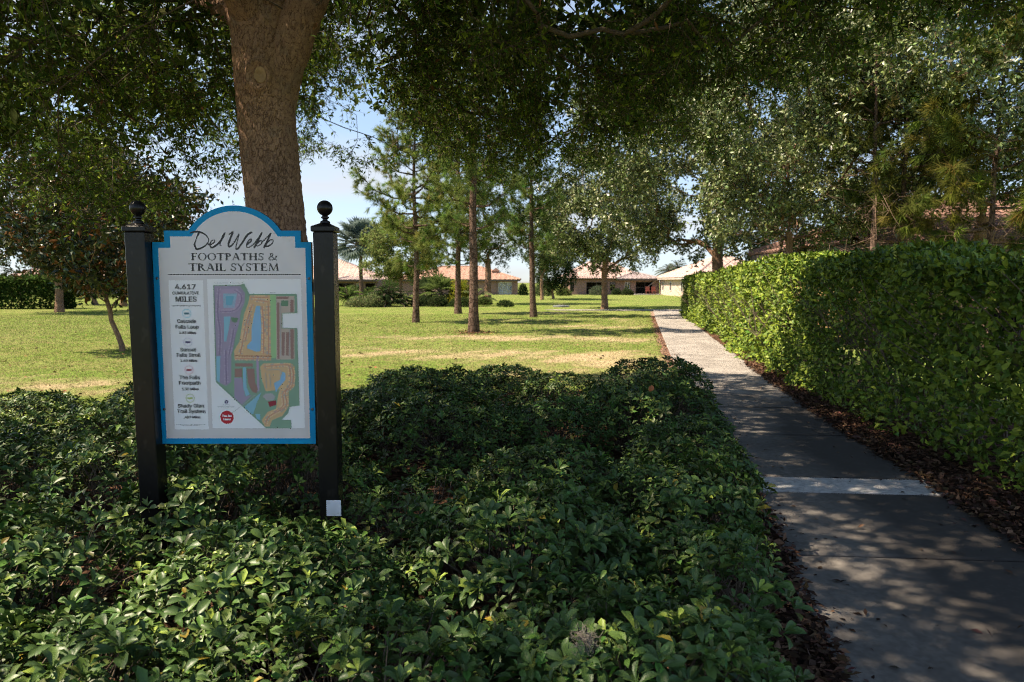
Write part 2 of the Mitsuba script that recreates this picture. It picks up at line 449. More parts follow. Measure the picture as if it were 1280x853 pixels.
def slab(y0, y1, skew, z, mat, key, ch=0.011, lx=0.0):
    """A walk slab between two joints; the joints run slightly askew."""
    n = 4
    t = np.linspace(0, 1, n)
    rows = []
    for k in t:
        y = y0 + (y1 - y0) * k
        rows.append(((left_edge(y) + lx, y + skew), (right_edge(y) - 0.0, y - skew)))
    outer = np.array([r[0] for r in rows] + [r[1] for r in rows[::-1]])
    c = outer.mean(0)
    inner = outer + (c - outer) / np.linalg.norm(c - outer, axis=1, keepdims=True) * ch * 1.6
    m = len(outer)
    v = np.vstack([np.c_[inner, np.full(m, z)], np.c_[outer, np.full(m, z - ch)], np.c_[outer, np.full(m, 0.0055)]])
    f = []
    for i in range(n - 1):
        a, b, c2, d = i, i + 1, m - 2 - i, m - 1 - i
        f += [[a, d, c2], [a, c2, b]]
    for lv in (0, m):
        for i in range(m):
            j = (i + 1) % m
            f += [[lv + i, lv + j, lv + m + j], [lv + i, lv + m + j, lv + m + i]]
    put(key, (v, np.array(f)), mat)


joints = [-2.4, -0.85, 0.7, 2.23, 3.78, 5.37, 6.93, 8.48, 10.03]
while joints[-1] < 38:
    joints.append(joints[-1] + 1.55)
for a, b in zip(joints[:-1], joints[1:]):
    if abs(b - 5.37) < 0.01:
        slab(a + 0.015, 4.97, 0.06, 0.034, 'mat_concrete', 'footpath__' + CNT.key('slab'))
        slab(4.976, b - 0.016, 0.06, 0.037, 'mat_concrete_pale', 'footpath__patch_strip')
        labels['footpath__patch_strip'] = {'label': 'pale narrow strip of newer concrete across the walk'}
    else:
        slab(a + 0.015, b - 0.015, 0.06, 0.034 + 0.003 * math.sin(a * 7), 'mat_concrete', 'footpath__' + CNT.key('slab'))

structure('cross_path')
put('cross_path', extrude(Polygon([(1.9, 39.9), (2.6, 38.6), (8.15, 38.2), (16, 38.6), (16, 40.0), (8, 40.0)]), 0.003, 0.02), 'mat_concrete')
structure('path_verge')      # the bare strip between walk and lawn
yv = np.arange(9.4, 37.5, 0.4)
put('path_verge', (np.vstack([np.stack([left_edge(yv) - 0.17 - 0.05 * np.sin(yv * 2.1), yv, yv * 0 + 0.004], 1), np.stack([left_edge(yv) + 0.01, yv, yv * 0 + 0.006], 1)]),
                   np.vstack([[[i, i + len(yv), i + len(yv) + 1], [i, i + len(yv) + 1, i + 1]] for i in range(len(yv) - 1)])), 'mat_dirt')


# ------------------------------------------------------------------ houses
def roof_plane(el, er, rr, rl, pitch_row, pitch_col, h):
    """Barrel tiles laid in courses on the plane from the eave (el-er) up to the ridge (rl-rr)."""
    el, er, rr, rl = (np.array(q, float) for q in (el, er, rr, rl))
    n = unit(np.cross(er - el, rl - el))
    if n[2] < 0:
        n = -n
    rows = max(2, int(round(np.linalg.norm((rl + rr) / 2 - (el + er) / 2) / pitch_row)))
    width = max(np.linalg.norm(er - el), np.linalg.norm(rr - rl))
    cols = max(2, int(round(width / pitch_col)))
    u = np.linspace(0, 1, cols * 4 + 1)
    wave = h * np.abs(np.sin(np.arange(cols * 4 + 1) * np.pi / 4))
    parts = []
    for r in range(rows):
        t0, t1 = r / rows, (r + 1.12) / rows
        t1 = min(t1, 1)
        L0, R0 = el + (rl - el) * t0, er + (rr - er) * t0
        L1, R1 = el + (rl - el) * t1, er + (rr - er) * t1
        # columns run straight up the slope: clip the full-width lines to the (maybe triangular) plane
        e = (er - el) / np.linalg.norm(er - el)
        s0, s1 = (L0 - el) @ e, (R0 - el) @ e
        q0, q1 = (L1 - el) @ e, (R1 - el) @ e
        w = u * width
        a = el + (L0 - el) - e * s0 + e * np.clip(w, s0, s1)[:, None] + n * (wave + 0.035)[:, None]
        b = el + (L1 - el) - e * q0 + e * np.clip(w, q0, q1)[:, None] + n * wave[:, None]
        c = a - n * (wave + 0.03)[:, None]
        v = np.vstack([a, b, c]); k = len(u)
        i = np.arange(k - 1)
        parts.append((v, np.vstack([np.stack([i, i + 1, i + 1 + k], 1), np.stack([i, i + 1 + k, i + k], 1), np.stack([i + 2 * k, i + 1 + 2 * k, i + 1], 1), np.stack([i + 2 * k, i + 1, i], 1)])))
    return cat_mesh(parts)


def hip_roof(key, x0, x1, y0, y1, z, rise, mat, over=0.5, pr=0.48, pc=0.6, h=0.06, fascia='mat_fascia', ridge=True):
    """A hip roof over the rectangle; key is the roof part's key, its pieces are sub-parts."""
    x0, x1, y0, y1 = x0 - over, x1 + over, y0 - over, y1 + over
    half = (y1 - y0) / 2
    ins = min(half, (x1 - x0) / 2 - 0.05)
    A, B, C, D = (x0, y0, z), (x1, y0, z), (x1, y1, z), (x0, y1, z)
    R0, R1 = (x0 + ins, y0 + half, z + rise), (x1 - ins, y0 + half, z + rise)
    planes = [(A, B, R1, R0), (B, C, R1, R1), (C, D, R0, R1), (D, A, R0, R0)]
    put(key, cat_mesh([roof_plane(*p, pr, pc, h) for p in planes]), mat, 40)
    put(key + '__fascia', cat_mesh([box(x0 + 0.02, x1 - 0.02, y0 + 0.03, y0 + 0.08, z - 0.19, z - 0.01), box(x0 + 0.02, x1 - 0.02, y1 - 0.08, y1 - 0.03, z - 0.19, z - 0.01),
                                    box(x0 + 0.03, x0 + 0.08, y0 + 0.09, y1 - 0.09, z - 0.19, z - 0.012), box(x1 - 0.08, x1 - 0.03, y0 + 0.09, y1 - 0.09, z - 0.19, z - 0.012)]), fascia)
    put(key + '__soffit', box(x0 + 0.09, x1 - 0.09, y0 + 0.09, y1 - 0.09, z - 0.10, z - 0.06), 'mat_fascia_pale')
    if ridge:
        lines = [(A, R0), (B, R1), (C, R1), (D, R0)] + ([(R0, R1)] if ins < (x1 - x0) / 2 - 0.2 else [])
        p = []
        for a, b in lines:
            a, b = np.array(a), np.array(b)
            k = max(2, int(np.linalg.norm(b - a) / 0.45))
            t = np.linspace(0, 1, k + 1)
            P = a + (b - a) * t[:, None] + [0, 0, 0.05]
            p.append(frusta(P[:-1], P[1:], np.full(k, 0.13), np.full(k, 0.10), 8))
        put(key + '__ridge_tiles', cat_mesh(p), mat, 40)


def opening(key, x0, x1, z0, z1, Y, kind, thick=0.2, axis='y'):
    """Frame, glass or screen bars and what fills an opening in a wall whose outer face is at Y (facing -Y)."""
    fr = 0.06
    if kind == 'screen':
        bars = [box(x0, x1, Y + 0.04, Y + 0.09, z1 - 0.07, z1), box(x0, x1, Y + 0.04, Y + 0.09, z0, z0 + 0.08)]
        n = max(1, int(round((x1 - x0) / 1.25)))
        for i in range(n + 1):
            xc = x0 + 0.03 + (x1 - x0 - 0.06) * i / n
            bars.append(box(xc - 0.025, xc + 0.025, Y + 0.045, Y + 0.085, z0 + 0.08, z1 - 0.07))
        bars.append(box(x0, x1, Y + 0.05, Y + 0.08, z0 + 0.85, z0 + 0.90))
        put(key, cat_mesh(bars), 'mat_frame_dark')
        return
    white = kind in ('slider', 'window_white')
    fm = 'mat_frame_white' if white else 'mat_frame_dark'
    put(key, cat_mesh([box(x0, x1, Y + 0.05, Y + 0.12, z1 - fr, z1), box(x0, x1, Y + 0.05, Y + 0.12, z0, z0 + fr), box(x0, x0 + fr, Y + 0.05, Y + 0.12, z0 + fr, z1 - fr), box(x1 - fr, x1, Y + 0.05, Y + 0.12, z0 + fr, z1 - fr)]), fm)
    n = 3 if kind == 'slider' else 2
    for i in range(1, n):
        xm = x0 + (x1 - x0) * i / n
        put(f'{key}__' + (f'mullion_{i - 1:03d}' if i > 1 else 'mullion'), box(xm - 0.03, xm + 0.03, Y + 0.052, Y + 0.118, z0 + fr, z1 - fr), fm)
    put(key + '__pane', (np.array([[x0, Y + 0.09, z0], [x1, Y + 0.09, z0], [x1, Y + 0.09, z1], [x0, Y + 0.09, z1]]), np.array([[0, 1, 2], [0, 2, 3]])), 'mat_glass')
    if kind == 'slider':
        k = int((x1 - x0) / 0.13)
        xs = x0 + 0.03 + np.arange(k) * 0.13
        put(key + '__blind', cat_mesh([(np.array([[x, Y + 0.22, z0 + 0.05], [x + 0.115, Y + 0.26, z0 + 0.05], [x + 0.115, Y + 0.26, z1 - 0.05], [x, Y + 0.22, z1 - 0.05]]), np.array([[0, 1, 2], [0, 2, 3]])) for x in xs]), 'mat_blind')


def front(key, x0, x1, z1, Y, openings, mat, depth, back_room=2.6, pillars=()):
    """A house body: front wall with real openings, side and back walls, dark rooms behind the openings."""
    poly = Polygon([(x0, 0), (x1, 0), (x1, z1), (x0, z1)])
    for o in openings:
        poly = poly.difference(Polygon([(o[0], o[2]), (o[1], o[2]), (o[1], o[3]), (o[0], o[3])]))
    v, f = extrude(poly, 0, 0.2)
    v = np.stack([v[:, 0], Y + v[:, 2], v[:, 1]], 1)
    put(key + '__wall', (v, f[:, ::-1]), mat)
    put(key + '__wall_001', box(x0, x0 + 0.2, Y + 0.2, Y + depth, 0, z1), mat)
    put(key + '__wall_002', box(x1 - 0.2, x1, Y + 0.2, Y + depth, 0, z1), mat)
    put(key + '__wall_003', box(x0 + 0.2, x1 - 0.2, Y + depth - 0.2, Y + depth, 0, z1), mat)
    put(key + '__inner_wall', box(x0 + 0.2, x1 - 0.2, Y + back_room, Y + back_room + 0.1, 0, z1 - 0.01), 'mat_dark_inside')
    n = {}
    for o in openings:
        base = {'screen': 'screen', 'slider': 'sliding_door'}.get(o[4], 'window')
        i = n.get(base, 0); n[base] = i + 1
        opening(f'{key}__{base}' + (f'_{i:03d}' if i else ''), o[0], o[1], o[2], o[3], Y, o[4])


# far house in the middle of the picture, with a screened porch
k = thing('porch_house', 'pink stucco house with hip roof and lower porch roof behind the lone lawn oak', 'house')
front(k, 7.4, 18.9, 1.98, 88, [(5.2 + 2.3, 8.0, 0.35, 1.6, 'window'), (9.55, 12.2, 0.05, 1.62, 'screen'), (12.55, 13.3, 0.5, 1.62, 'window'), (14.5, 15.15, 0.75, 1.62, 'window_white'), (15.9, 18.3, 0.05, 1.66, 'screen')], 'mat_stucco_pink', 11)
hip_roof(k + '__roof', 7.4, 16.5, 89.5, 101, 2.22, 2.7, 'mat_tile_pink', 0.7)
hip_roof(k + '__porch_roof', 13.7, 18.6, 87.6, 92, 2.02, 0.75, 'mat_tile_grey', 0.45)
put(k + '__eave_tiles', roof_plane((7.0, 87.2, 2.08), (13.4, 87.2, 2.08), (13.4, 89.2, 2.45), (7.0, 89.2, 2.45), 0.36, 0.3, 0.05), 'mat_tile_pink', 40)
put(k + '__pillar', box(18.0, 18.9, 87.8, 88.0, 0, 1.98), 'mat_stucco_brown')
put(k + '__pillar_001', box(15.25, 15.85, 87.9, 87.998, 0, 1.97), 'mat_stucco_pink')
put(k + '__brace', tube([(17.2, 87.6, 0.9), (18.5, 87.6, 1.9)], 0.05, 6), 'mat_fascia_pale')
put(k + '__patio', box(15.5, 19.6, 86.2, 87.99, 0.004, 0.10), 'mat_slab')
for i, x in enumerate((17.0, 17.75)):
    c = thing(CNT.key('patio_chair'), ('dark red patio chair on the porch slab, the one on the left', 'dark red patio chair on the porch slab, the one by the end pillar')[i], 'chair')
    put(c + '__seat', cbox(x, x + 0.5, 86.6, 87.1, 0.46, 0.52), 'mat_chair_red')
    put(c + '__backrest', cbox(x, x + 0.5, 87.06, 87.12, 0.525, 1.05), 'mat_chair_red')
    for j, (dx, dy) in enumerate(((0.02, 0.02), (0.44, 0.02), (0.02, 0.42), (0.44, 0.42))):
        put(c + '__leg' + (f'_{j:03d}' if j else ''), box(x + dx, x + dx + 0.04, 86.6 + dy, 86.64 + dy, 0.10, 0.458), 'mat_chair_red')

# long far house left of it, with a sliding door
k = thing('sliding_door_house', 'pink stucco house with a white sliding door, half hidden behind the pine trunks', 'house')
front(k, -14.5, 0.75, 1.86, 88, [(-12.6, -11.4, 0.6, 1.55, 'window'), (-9.4, -8.2, 0.6, 1.55, 'window'), (-7.2, -6.2, 0.6, 1.55, 'window'), (-1.75, -0.05, 0.06, 1.62, 'slider')], 'mat_stucco_pink', 10)
hip_roof(k + '__roof', -14.5, 0.6, 88, 98, 1.92, 1.75, 'mat_tile_rust', 0.5)
put(k + '__door_trim', cat_mesh([box(-2.0, -1.76, 87.9, 87.997, 0, 1.72), box(-0.04, 0.2, 87.9, 87.997, 0, 1.72)]), 'mat_stucco_brown')
put(k + '__roof_vent', cat_mesh([box(-2.5, -1.7, 90.2, 91.4, 2.55, 3.05), (np.array([[-2.7, 90.0, 3.05], [-1.5, 90.0, 3.05], [-2.1, 90.0, 3.5], [-2.7, 91.8, 3.05], [-1.5, 91.8, 3.05], [-2.1, 91.8, 3.5]]),
                                 np.array([[0, 1, 2], [3, 5, 4], [0, 2, 5], [0, 5, 3], [1, 4, 5], [1, 5, 2]]))]), 'mat_tile_rust')

# far house at the left, seen beside the sign
k = thing('left_house', 'low house with pale pink roof and dark screened wall beside the right sign post', 'house')
front(k, -29, -16.7, 1.75, 85, [(-21.8, -19.6, 0.5, 1.5, 'window'), (-19.3, -18.9, 0.6, 1.5, 'window_white'), (-18.2, -17.0, 0.05, 1.5, 'screen')], 'mat_stucco_brown', 12)
hip_roof(k + '__roof', -28.5, -17.6, 85.4, 96, 1.95, 2.6, 'mat_tile_pink', 0.8)
hip_roof(k + '__porch_roof', -21.5, -17.0, 84.2, 88, 1.88, 0.55, 'mat_tile_grey', 0.35)

k = thing('small_far_house', 'small orange-pink house corner with low roof seen behind the round bush', 'house')
front(k, -19.2, -14.6, 1.9, 103, [(-15.6, -15.0, 0.4, 1.4, 'window')], 'mat_stucco_pink', 6)
hip_roof(k + '__roof', -18.4, -14.4, 103, 109, 2.0, 0.9, 'mat_tile_pink', 0.4)

# house at the end of the walk: its sunlit side wall faces the lawn
k = thing('sunlit_house', 'pale house with sunlit side wall and pink roof beyond the far end of the hedge', 'house')
put(k + '__wall', box(19.0, 29, 70.2, 88, 0, 1.98), 'mat_stucco_pale')
for i, y in enumerate((76.0, 81.5, 85.5)):
    s = f'_{i:03d}' if i else ''
    put(k + '__window' + s, cat_mesh([box(18.94, 18.998, y, y + 0.9, 0.55, 0.63), box(18.94, 18.998, y, y + 0.9, 1.57, 1.65), box(18.94, 18.998, y, y + 0.08, 0.63, 1.57), box(18.94, 18.998, y + 0.82, y + 0.9, 0.63, 1.57)]), 'mat_frame_white')
    put(k + '__window' + s + '__pane', box(18.97, 18.9985, y + 0.08, y + 0.82, 0.63, 1.57), 'mat_frame_dark')
hip_roof(k + '__roof', 19.0, 29, 70.2, 88, 2.1, 2.6, 'mat_tile_pink', 0.55, fascia='mat_fascia_pale')

# the near house behind the hedge
k = thing('hedge_house', 'tan house under brown-pink tiles behind the clipped hedge and the young pines', 'house')
front(k, 9.7, 20.5, 2.45, 18.8, [(10.1, 10.7, 0.3, 2.05, 'window'), (11.2, 12.0, 0.3, 2.05, 'window'), (13.1, 14.1, 0.05, 2.2, 'screen'), (15.2, 16.4, 0.9, 2.1, 'window')], 'mat_stucco_tan', 6.5)
hip_roof(k + '__roof', 9.7, 20.5, 18.8, 25.3, 2.62, 1.55, 'mat_tile_brown', 0.7, 0.36, 0.27, 0.055, fascia='mat_fascia')

# a house far off behind the left hedge
k = thing('hazy_left_house', 'pale house wall under a pink roof far beyond the left lawn', 'house')
front(k, -62, -48, 2.3, 86, [(-58, -56, 0.8, 1.9, 'window'), (-53, -51, 0.8, 1.9, 'window')], 'mat_stucco_pink', 9)
hip_roof(k + '__roof', -62, -48, 86, 95, 2.4, 2.3, 'mat_tile_pink', 0.6)

# concrete cover in the lawn
k = thing('utility_cover', 'grey concrete utility cover lying in the far lawn', 'cover')
put(k + '__lid', lathe([(0, 0.09), (0.50, 0.09), (0.54, 0.07), (0.54, 0.003), (0, 0.003)], 24, (3.2, 44.5, 0)), 'mat_cover')
put(k + '__handle', tube([(3.0, 44.3, 0.09), (3.05, 44.3, 0.14), (3.35, 44.3, 0.14), (3.4, 44.3, 0.09)], 0.018, 6), 'mat_frame_dark')


# ------------------------------------------------------------------ the trail sign
SX, SY = -1.455, 3.57          # board centre and front plane
k = thing('trail_sign', 'grey trail map sign with blue border between two black posts with ball finials', 'sign')


def flat(poly, z):
    """Shapely polygon in the board's own plane (x, height) as a thin layer whose face is z metres proud of the board."""
    v, f = extrude(poly, 0, 0.0004)
    return np.stack([v[:, 0] + SX, SY - z + 0.0004 - v[:, 2], v[:, 1]], 1), f


def layer(part, poly, z, mat):
    put(k + '__' + part, flat(poly, z), mat)


for i, (px, lean) in enumerate(((-1.921, 0.014), (-0.9615, -0.001))):
    w, top = 0.0508, 1.855
    s = '' if i == 0 else '_001'
    v, f = cbox(-w, w, -w, w, 0, top, 0.004)
    sh = lambda q: np.stack([q[:, 0] + px + lean * (1 - q[:, 2] / top) * 1.4, q[:, 1] + 3.5508, q[:, 2]], 1)
    put(k + '__post' + s, (sh(v), f), 'mat_post')
    # stepped cap, low pyramid and ball finial
    cap = cat_mesh([cbox(-0.060, 0.060, -0.060, 0.060, top + 0.001, top + 0.030, 0.005),
                    (lambda h: (np.array(h.vertices), np.array(h.faces)))(trimesh.convex.convex_hull(np.array([[sx * a, sy * a, z] for a, z in ((0.054, top + 0.030), (0.022, top + 0.046)) for sx in (-1, 1) for sy in (-1, 1)])))])
    put(k + '__post' + s + '__cap', (sh(cap[0]), cap[1]), 'mat_post')
    a = np.linspace(-1.12, np.pi / 2, 18)
    zc = top + 0.124
    prof = [(0, top + 0.047), (0.026, top + 0.047), (0.024, top + 0.056), (0.013, top + 0.062), (0.012, top + 0.068), (0.020, top + 0.074), (0.020, top + 0.079), (0.013, top + 0.084)] + [(0.0395 * math.cos(q), zc + 0.0395 * math.sin(q)) for q in a]
    prof[-1] = (0, zc + 0.0395)
    fin = lathe(prof, 36)
    put(k + '__post' + s + '__finial', (sh(fin[0]), fin[1]), 'mat_post', 35)

arc_c, arc_r = (0.018, 1.7035), 0.2915
a0 = math.asin((1.8660 - arc_c[1]) / arc_r)
arc = [(arc_c[0] + arc_r * math.cos(t) * 0.99, arc_c[1] + arc_r * math.sin(t)) for t in np.linspace(a0, math.pi - a0, 40)]
OUT = Polygon([(-0.4115, 0.7435), (0.4125, 0.7435), (0.4125, 1.8075), (0.3605, 1.8075), (0.3605, 1.8660)] + arc + [(-0.3480, 1.8660), (-0.3480, 1.8075), (-0.4115, 1.8075)])
v, f = extrude(OUT, 0, 0.028)
put(k + '__board', (np.stack([v[:, 0] + SX, SY + 0.0285 - v[:, 2], v[:, 1]], 1), f), 'mat_sign_edge')
layer('border', OUT.difference(OUT.buffer(-0.030, join_style=2)), 0.0012, 'mat_sign_blue')
layer('face', OUT.buffer(-0.0301, join_style=2), 0.0008, 'mat_sign_silver')
for i, (bx, bz) in enumerate(((-0.393, 1.62), (-0.385, 0.93), (0.398, 1.62), (0.398, 0.93))):
    v, f = lathe([(0, 0), (0.007, 0), (0.007, 0.003), (0.004, 0.0045), (0, 0.005)], 14)
    put(k + '__bolt' + (f'_{i:03d}' if i else ''), (np.stack([v[:, 0] + SX + bx, SY - 0.0012 - v[:, 2], v[:, 1] + bz], 1), f[:, ::-1]), 'mat_bolt')
for i, (bx, sg) in enumerate(((-0.4115, -1), (0.4125, 1))):
    for j, bz in enumerate((1.55, 0.92)):
        n = i * 2 + j
        x0, x1 = sorted((SX + bx + sg * 0.0005, SX + bx + sg * 0.028))
        put(k + '__bracket' + (f'_{n:03d}' if n else ''), box(x0, x1, SY + 0.006, SY + 0.020, bz, bz + 0.05), 'mat_post')

PL, PR = (-0.333, -0.1570, 0.8234, 1.6083), (-0.1320, 0.3540, 0.8298, 1.6145)
rect = lambda q: Polygon([(q[0], q[2]), (q[1], q[2]), (q[1], q[3]), (q[0], q[3])])
layer('mileage_panel', rect(PL), 0.0018, 'mat_sign_white')
layer('map_panel', rect(PR), 0.0018, 'mat_sign_white')
ring = rect(PL).buffer(0.0016, join_style=2).union(rect(PR).buffer(0.0016, join_style=2)).difference(rect(PL).union(rect(PR)))
layer('panel_outline', ring, 0.0012, 'mat_sign_white')  # thin white rim around both panels


def stroke(pts, w, cap=1):
    return LineString(pts).buffer(w / 2, cap_style=cap, join_style=1)


def smooth_line(pts, n=6):
    """Catmull-Rom curve through the points."""
    p = np.array(pts, float)
    p = np.vstack([2 * p[0] - p[1], p, 2 * p[-1] - p[-2]])
    out = []
    for i in range(1, len(p) - 2):
        for t in np.linspace(0, 1, n, endpoint=False):
            a, b, c, d = p[i - 1:i + 3]
            out.append(0.5 * (2 * b + (c - a) * t + (2 * a - 5 * b + 4 * c - d) * t * t + (3 * b - a - 3 * c + d) * t ** 3))
    return out + [p[-2]]


# roman capitals, cap height 1
def roman(ch):
    TK, TN = 0.205, 0.10
    def stem(x, y0=0.0, y1=1.0, w=TK, foot=True, head=True):
        q = [stroke([(x, y0), (x, y1)], w, 2)] if False else [Polygon([(x - w / 2, y0), (x + w / 2, y0), (x + w / 2, y1), (x - w / 2, y1)])]
        for on, y, d in ((foot, y0, 1), (head, y1, -1)):
            if on:
                q.append(Polygon([(x - w / 2 - 0.10, y), (x + w / 2 + 0.10, y), (x + w / 2 + 0.10, y + d * 0.035), (x + w / 2, y + d * 0.09), (x - w / 2, y + d * 0.09), (x - w / 2 - 0.10, y + d * 0.035)]))
        return unary_union(q)
    def bar(x0, x1, y, w=TN):
        return Polygon([(x0, y - w / 2), (x1, y - w / 2), (x1, y + w / 2), (x0, y + w / 2)])
    def diag(x0, y0, x1, y1, w):
        return Polygon([(x0 - w / 2, y0), (x0 + w / 2, y0), (x1 + w / 2, y1), (x1 - w / 2, y1)])
    def serif(x, y, d, w=0.30):
        return Polygon([(x - w / 2, y), (x + w / 2, y), (x + w / 2, y + d * 0.035), (x, y + d * 0.08), (x - w / 2, y + d * 0.035)])
    def tick(x, y, d):
        return Polygon([(x - 0.03, y), (x + 0.035, y), (x + 0.035, y - d * 0.20), (x - 0.005, y - d * 0.20)])
    def bowl(x0, x1, y0, y1):
        cy, ry, rx = (y0 + y1) / 2, (y1 - y0) / 2, x1 - x0
        t = np.linspace(-np.pi / 2, np.pi / 2, 20)
        o = [(x0, y0)] + [(x0 + rx * math.cos(q), cy + ry * math.sin(q)) for q in t] + [(x0, y1)]
        i = [(x0 - 0.01, y0 + TN)] + [(x0 + (rx - TK) * math.cos(q), cy + (ry - TN) * math.sin(q)) for q in t] + [(x0 - 0.01, y1 - TN)]
        return Polygon(o).difference(Polygon(i))
    if ch == 'F': return unary_union([stem(0.2), bar(0.2, 0.68, 0.962), tick(0.655, 1.0, 1.2), bar(0.2, 0.55, 0.52), bar(0.52, 0.56, 0.52, 0.22)]), 0.74
    if ch == 'E': return unary_union([stem(0.2), bar(0.2, 0.70, 0.962), tick(0.68, 1.0, 1.2), bar(0.2, 0.58, 0.52), bar(0.55, 0.59, 0.52, 0.22), bar(0.2, 0.74, 0.038), tick(0.72, 0.0, -1.2)]), 0.82
    if ch == 'L': return unary_union([stem(0.2), bar(0.2, 0.70, 0.038), tick(0.69, 0.0, -1.2)]), 0.78
    if ch == 'I': return stem(0.2), 0.42
    if ch == 'T': return unary_union([stem(0.44, head=False), bar(0.02, 0.86, 0.962), tick(0.04, 1.0, 1.2), tick(0.84, 1.0, 1.2)]), 0.90
    if ch == 'H': return unary_union([stem(0.2), stem(0.80), bar(0.2, 0.8, 0.52)]), 1.02
    if ch == 'P': return unary_union([stem(0.2), bowl(0.2, 0.70, 0.45, 1.0)]), 0.76
    if ch == 'R': return unary_union([stem(0.2), bowl(0.2, 0.68, 0.48, 1.0), diag(0.80, 0.0, 0.44, 0.50, 0.19), serif(0.84, 0, 1, 0.24)]), 0.96
    if ch == 'O':
        e = lambda rx, ry: [(0.51 + rx * math.cos(q), 0.5 + ry * math.sin(q)) for q in np.linspace(0, 2 * np.pi, 48, endpoint=False)]
        return Polygon(e(0.48, 0.52)).difference(Polygon(e(0.315, 0.455))), 1.04
    if ch == 'A': return unary_union([diag(0.12, 0, 0.44, 1.0, 0.085), diag(0.80, 0, 0.46, 1.0, 0.19), bar(0.24, 0.70, 0.34), serif(0.12, 0, 1, 0.28), serif(0.80, 0, 1, 0.32)]), 0.95
    if ch == 'Y': return unary_union([stem(0.46, 0, 0.5, head=False), diag(0.46, 0.44, 0.12, 1.0, 0.17), diag(0.46, 0.44, 0.80, 1.0, 0.085), serif(0.12, 1, -1, 0.30), serif(0.80, 1, -1, 0.26)]), 0.92
    if ch == 'M': return unary_union([diag(0.16, 0, 0.24, 1.0, 0.085), diag(1.04, 0, 0.96, 1.0, 0.17), diag(0.60, 0.02, 0.25, 1.0, 0.16), diag(0.60, 0.02, 0.94, 1.0, 0.08), serif(0.16, 0, 1, 0.28), serif(1.04, 0, 1, 0.34), serif(0.2, 1, -1, 0.2), serif(1.0, 1, -1, 0.2)]), 1.22
    if ch == 'S':
        c = smooth_line([(0.58, 0.80), (0.46, 0.95), (0.28, 0.955), (0.14, 0.80), (0.22, 0.60), (0.44, 0.46), (0.56, 0.28), (0.46, 0.08), (0.26, 0.045), (0.08, 0.24)], 8)
        return unary_union([stroke(c, 0.115), tick(0.60, 1.0, 1.3), tick(0.06, 0.0, -1.3)]), 0.68
    if ch == '&':
        c = smooth_line([(0.95, 0.56), (0.80, 0.28), (0.58, 0.06), (0.30, 0.03), (0.10, 0.20), (0.20, 0.42), (0.46, 0.60), (0.54, 0.80), (0.42, 0.96), (0.26, 0.86), (0.30, 0.66), (0.56, 0.34), (0.80, 0.08), (0.98, 0.03)], 8)
        return unary_union([stroke(c, 0.115), bar(0.80, 1.04, 0.56)]), 1.08
    return None, 0.42


def roman_text(text):
    x, gs = 0, []
    for ch in text:
        g, adv = roman(ch)
        if g is not None:
            gs.append(shapely.affinity.translate(g, x, 0))
        x += adv + 0.015
    return unary_union(gs)


def fit(poly, cx, z0, w, h):
    b = poly.bounds
    return shapely.affinity.affine_transform(poly, [w / (b[2] - b[0]), 0, 0, h / (b[3] - b[1]), cx - w / 2 - b[0] * w / (b[2] - b[0]), z0 - b[1] * h / (b[3] - b[1])])


import shapely.affinity
layer('heading_text', fit(roman_text('FOOTPATHS &'), 0.012, 1.7125, 0.4488, 0.0392), 0.0014, 'mat_sign_ink')
layer('heading_text_001', fit(roman_text('TRAIL SYSTEM'), 0.009, 1.6575, 0.4696, 0.0410), 0.0014, 'mat_sign_ink')
layer('heading_rule', rect((-0.336, 0.3555, 1.6375, 1.6415)), 0.0014, 'mat_sign_ink')
SCRIPT = [
    [(-0.2105,1.854),(-0.1898,1.8598),(-0.1604,1.8585),(-0.1337,1.845),(-0.1174,1.8226),(-0.1241,1.8001),(-0.1499,1.7798),(-0.1775,1.7708),(-0.1864,1.7753)] ,
    [(-0.164,1.8585),(-0.1748,1.8383),(-0.1874,1.8068),(-0.1912,1.7911),(-0.1819,1.773)] ,
    [(-0.1241,1.8001),(-0.1108,1.7933),(-0.0875,1.8077),(-0.0903,1.8181),(-0.1033,1.8122),(-0.1117,1.7933),(-0.1036,1.7789),(-0.0814,1.7888),(-0.0532,1.8158),(-0.0329,1.8517),(-0.0433,1.8383),(-0.0557,1.8091),(-0.0595,1.7933),(-0.0542,1.7888)] ,
    [(-0.009,1.8473),(0.0095,1.8585),(-0.0028,1.8293),(-0.0154,1.7956),(-0.009,1.7834),(0.0144,1.8046),(0.041,1.8495),(0.0306,1.8113),(0.0227,1.7798),(0.0292,1.7708),(0.0552,1.8023),(0.0838,1.8428),(0.106,1.8571)] ,
    [(0.0799,1.7942),(0.1032,1.8136),(0.099,1.8221),(0.0849,1.8091),(0.0783,1.7866),(0.0885,1.7798),(0.114,1.7956),(0.1423,1.8293),(0.159,1.854),(0.1445,1.827),(0.1252,1.7911),(0.1181,1.7807),(0.13,1.7987),(0.1486,1.8131),(0.159,1.8113),(0.1549,1.7987),(0.1387,1.7879),(0.1274,1.7888)] ,
    [(0.1574,1.8046),(0.1878,1.8338),(0.2056,1.8517),(0.1921,1.8248),(0.1751,1.7911),(0.1689,1.7807),(0.1799,1.7978),(0.1986,1.8158),(0.2137,1.8194),(0.2166,1.8104),(0.207,1.7956),(0.1863,1.7852),(0.1764,1.7888)] ,
]
g = []
for pts in SCRIPT:
    c = smooth_line(pts, 7)
    t = np.linspace(0, 1, len(c))
    for i in range(len(c) - 1):
        w = 0.0074 + 0.0026 * math.sin(9 * t[i] + pts[0][0] * 30)
        g.append(stroke([c[i], c[i + 1]], w))
g.append(Point(0.2223, 1.8509).buffer(0.0028).difference(Point(0.2223, 1.8509).buffer(0.0016)))
layer('script_text', unary_union(g).simplify(0.0003), 0.0014, 'mat_sign_ink')


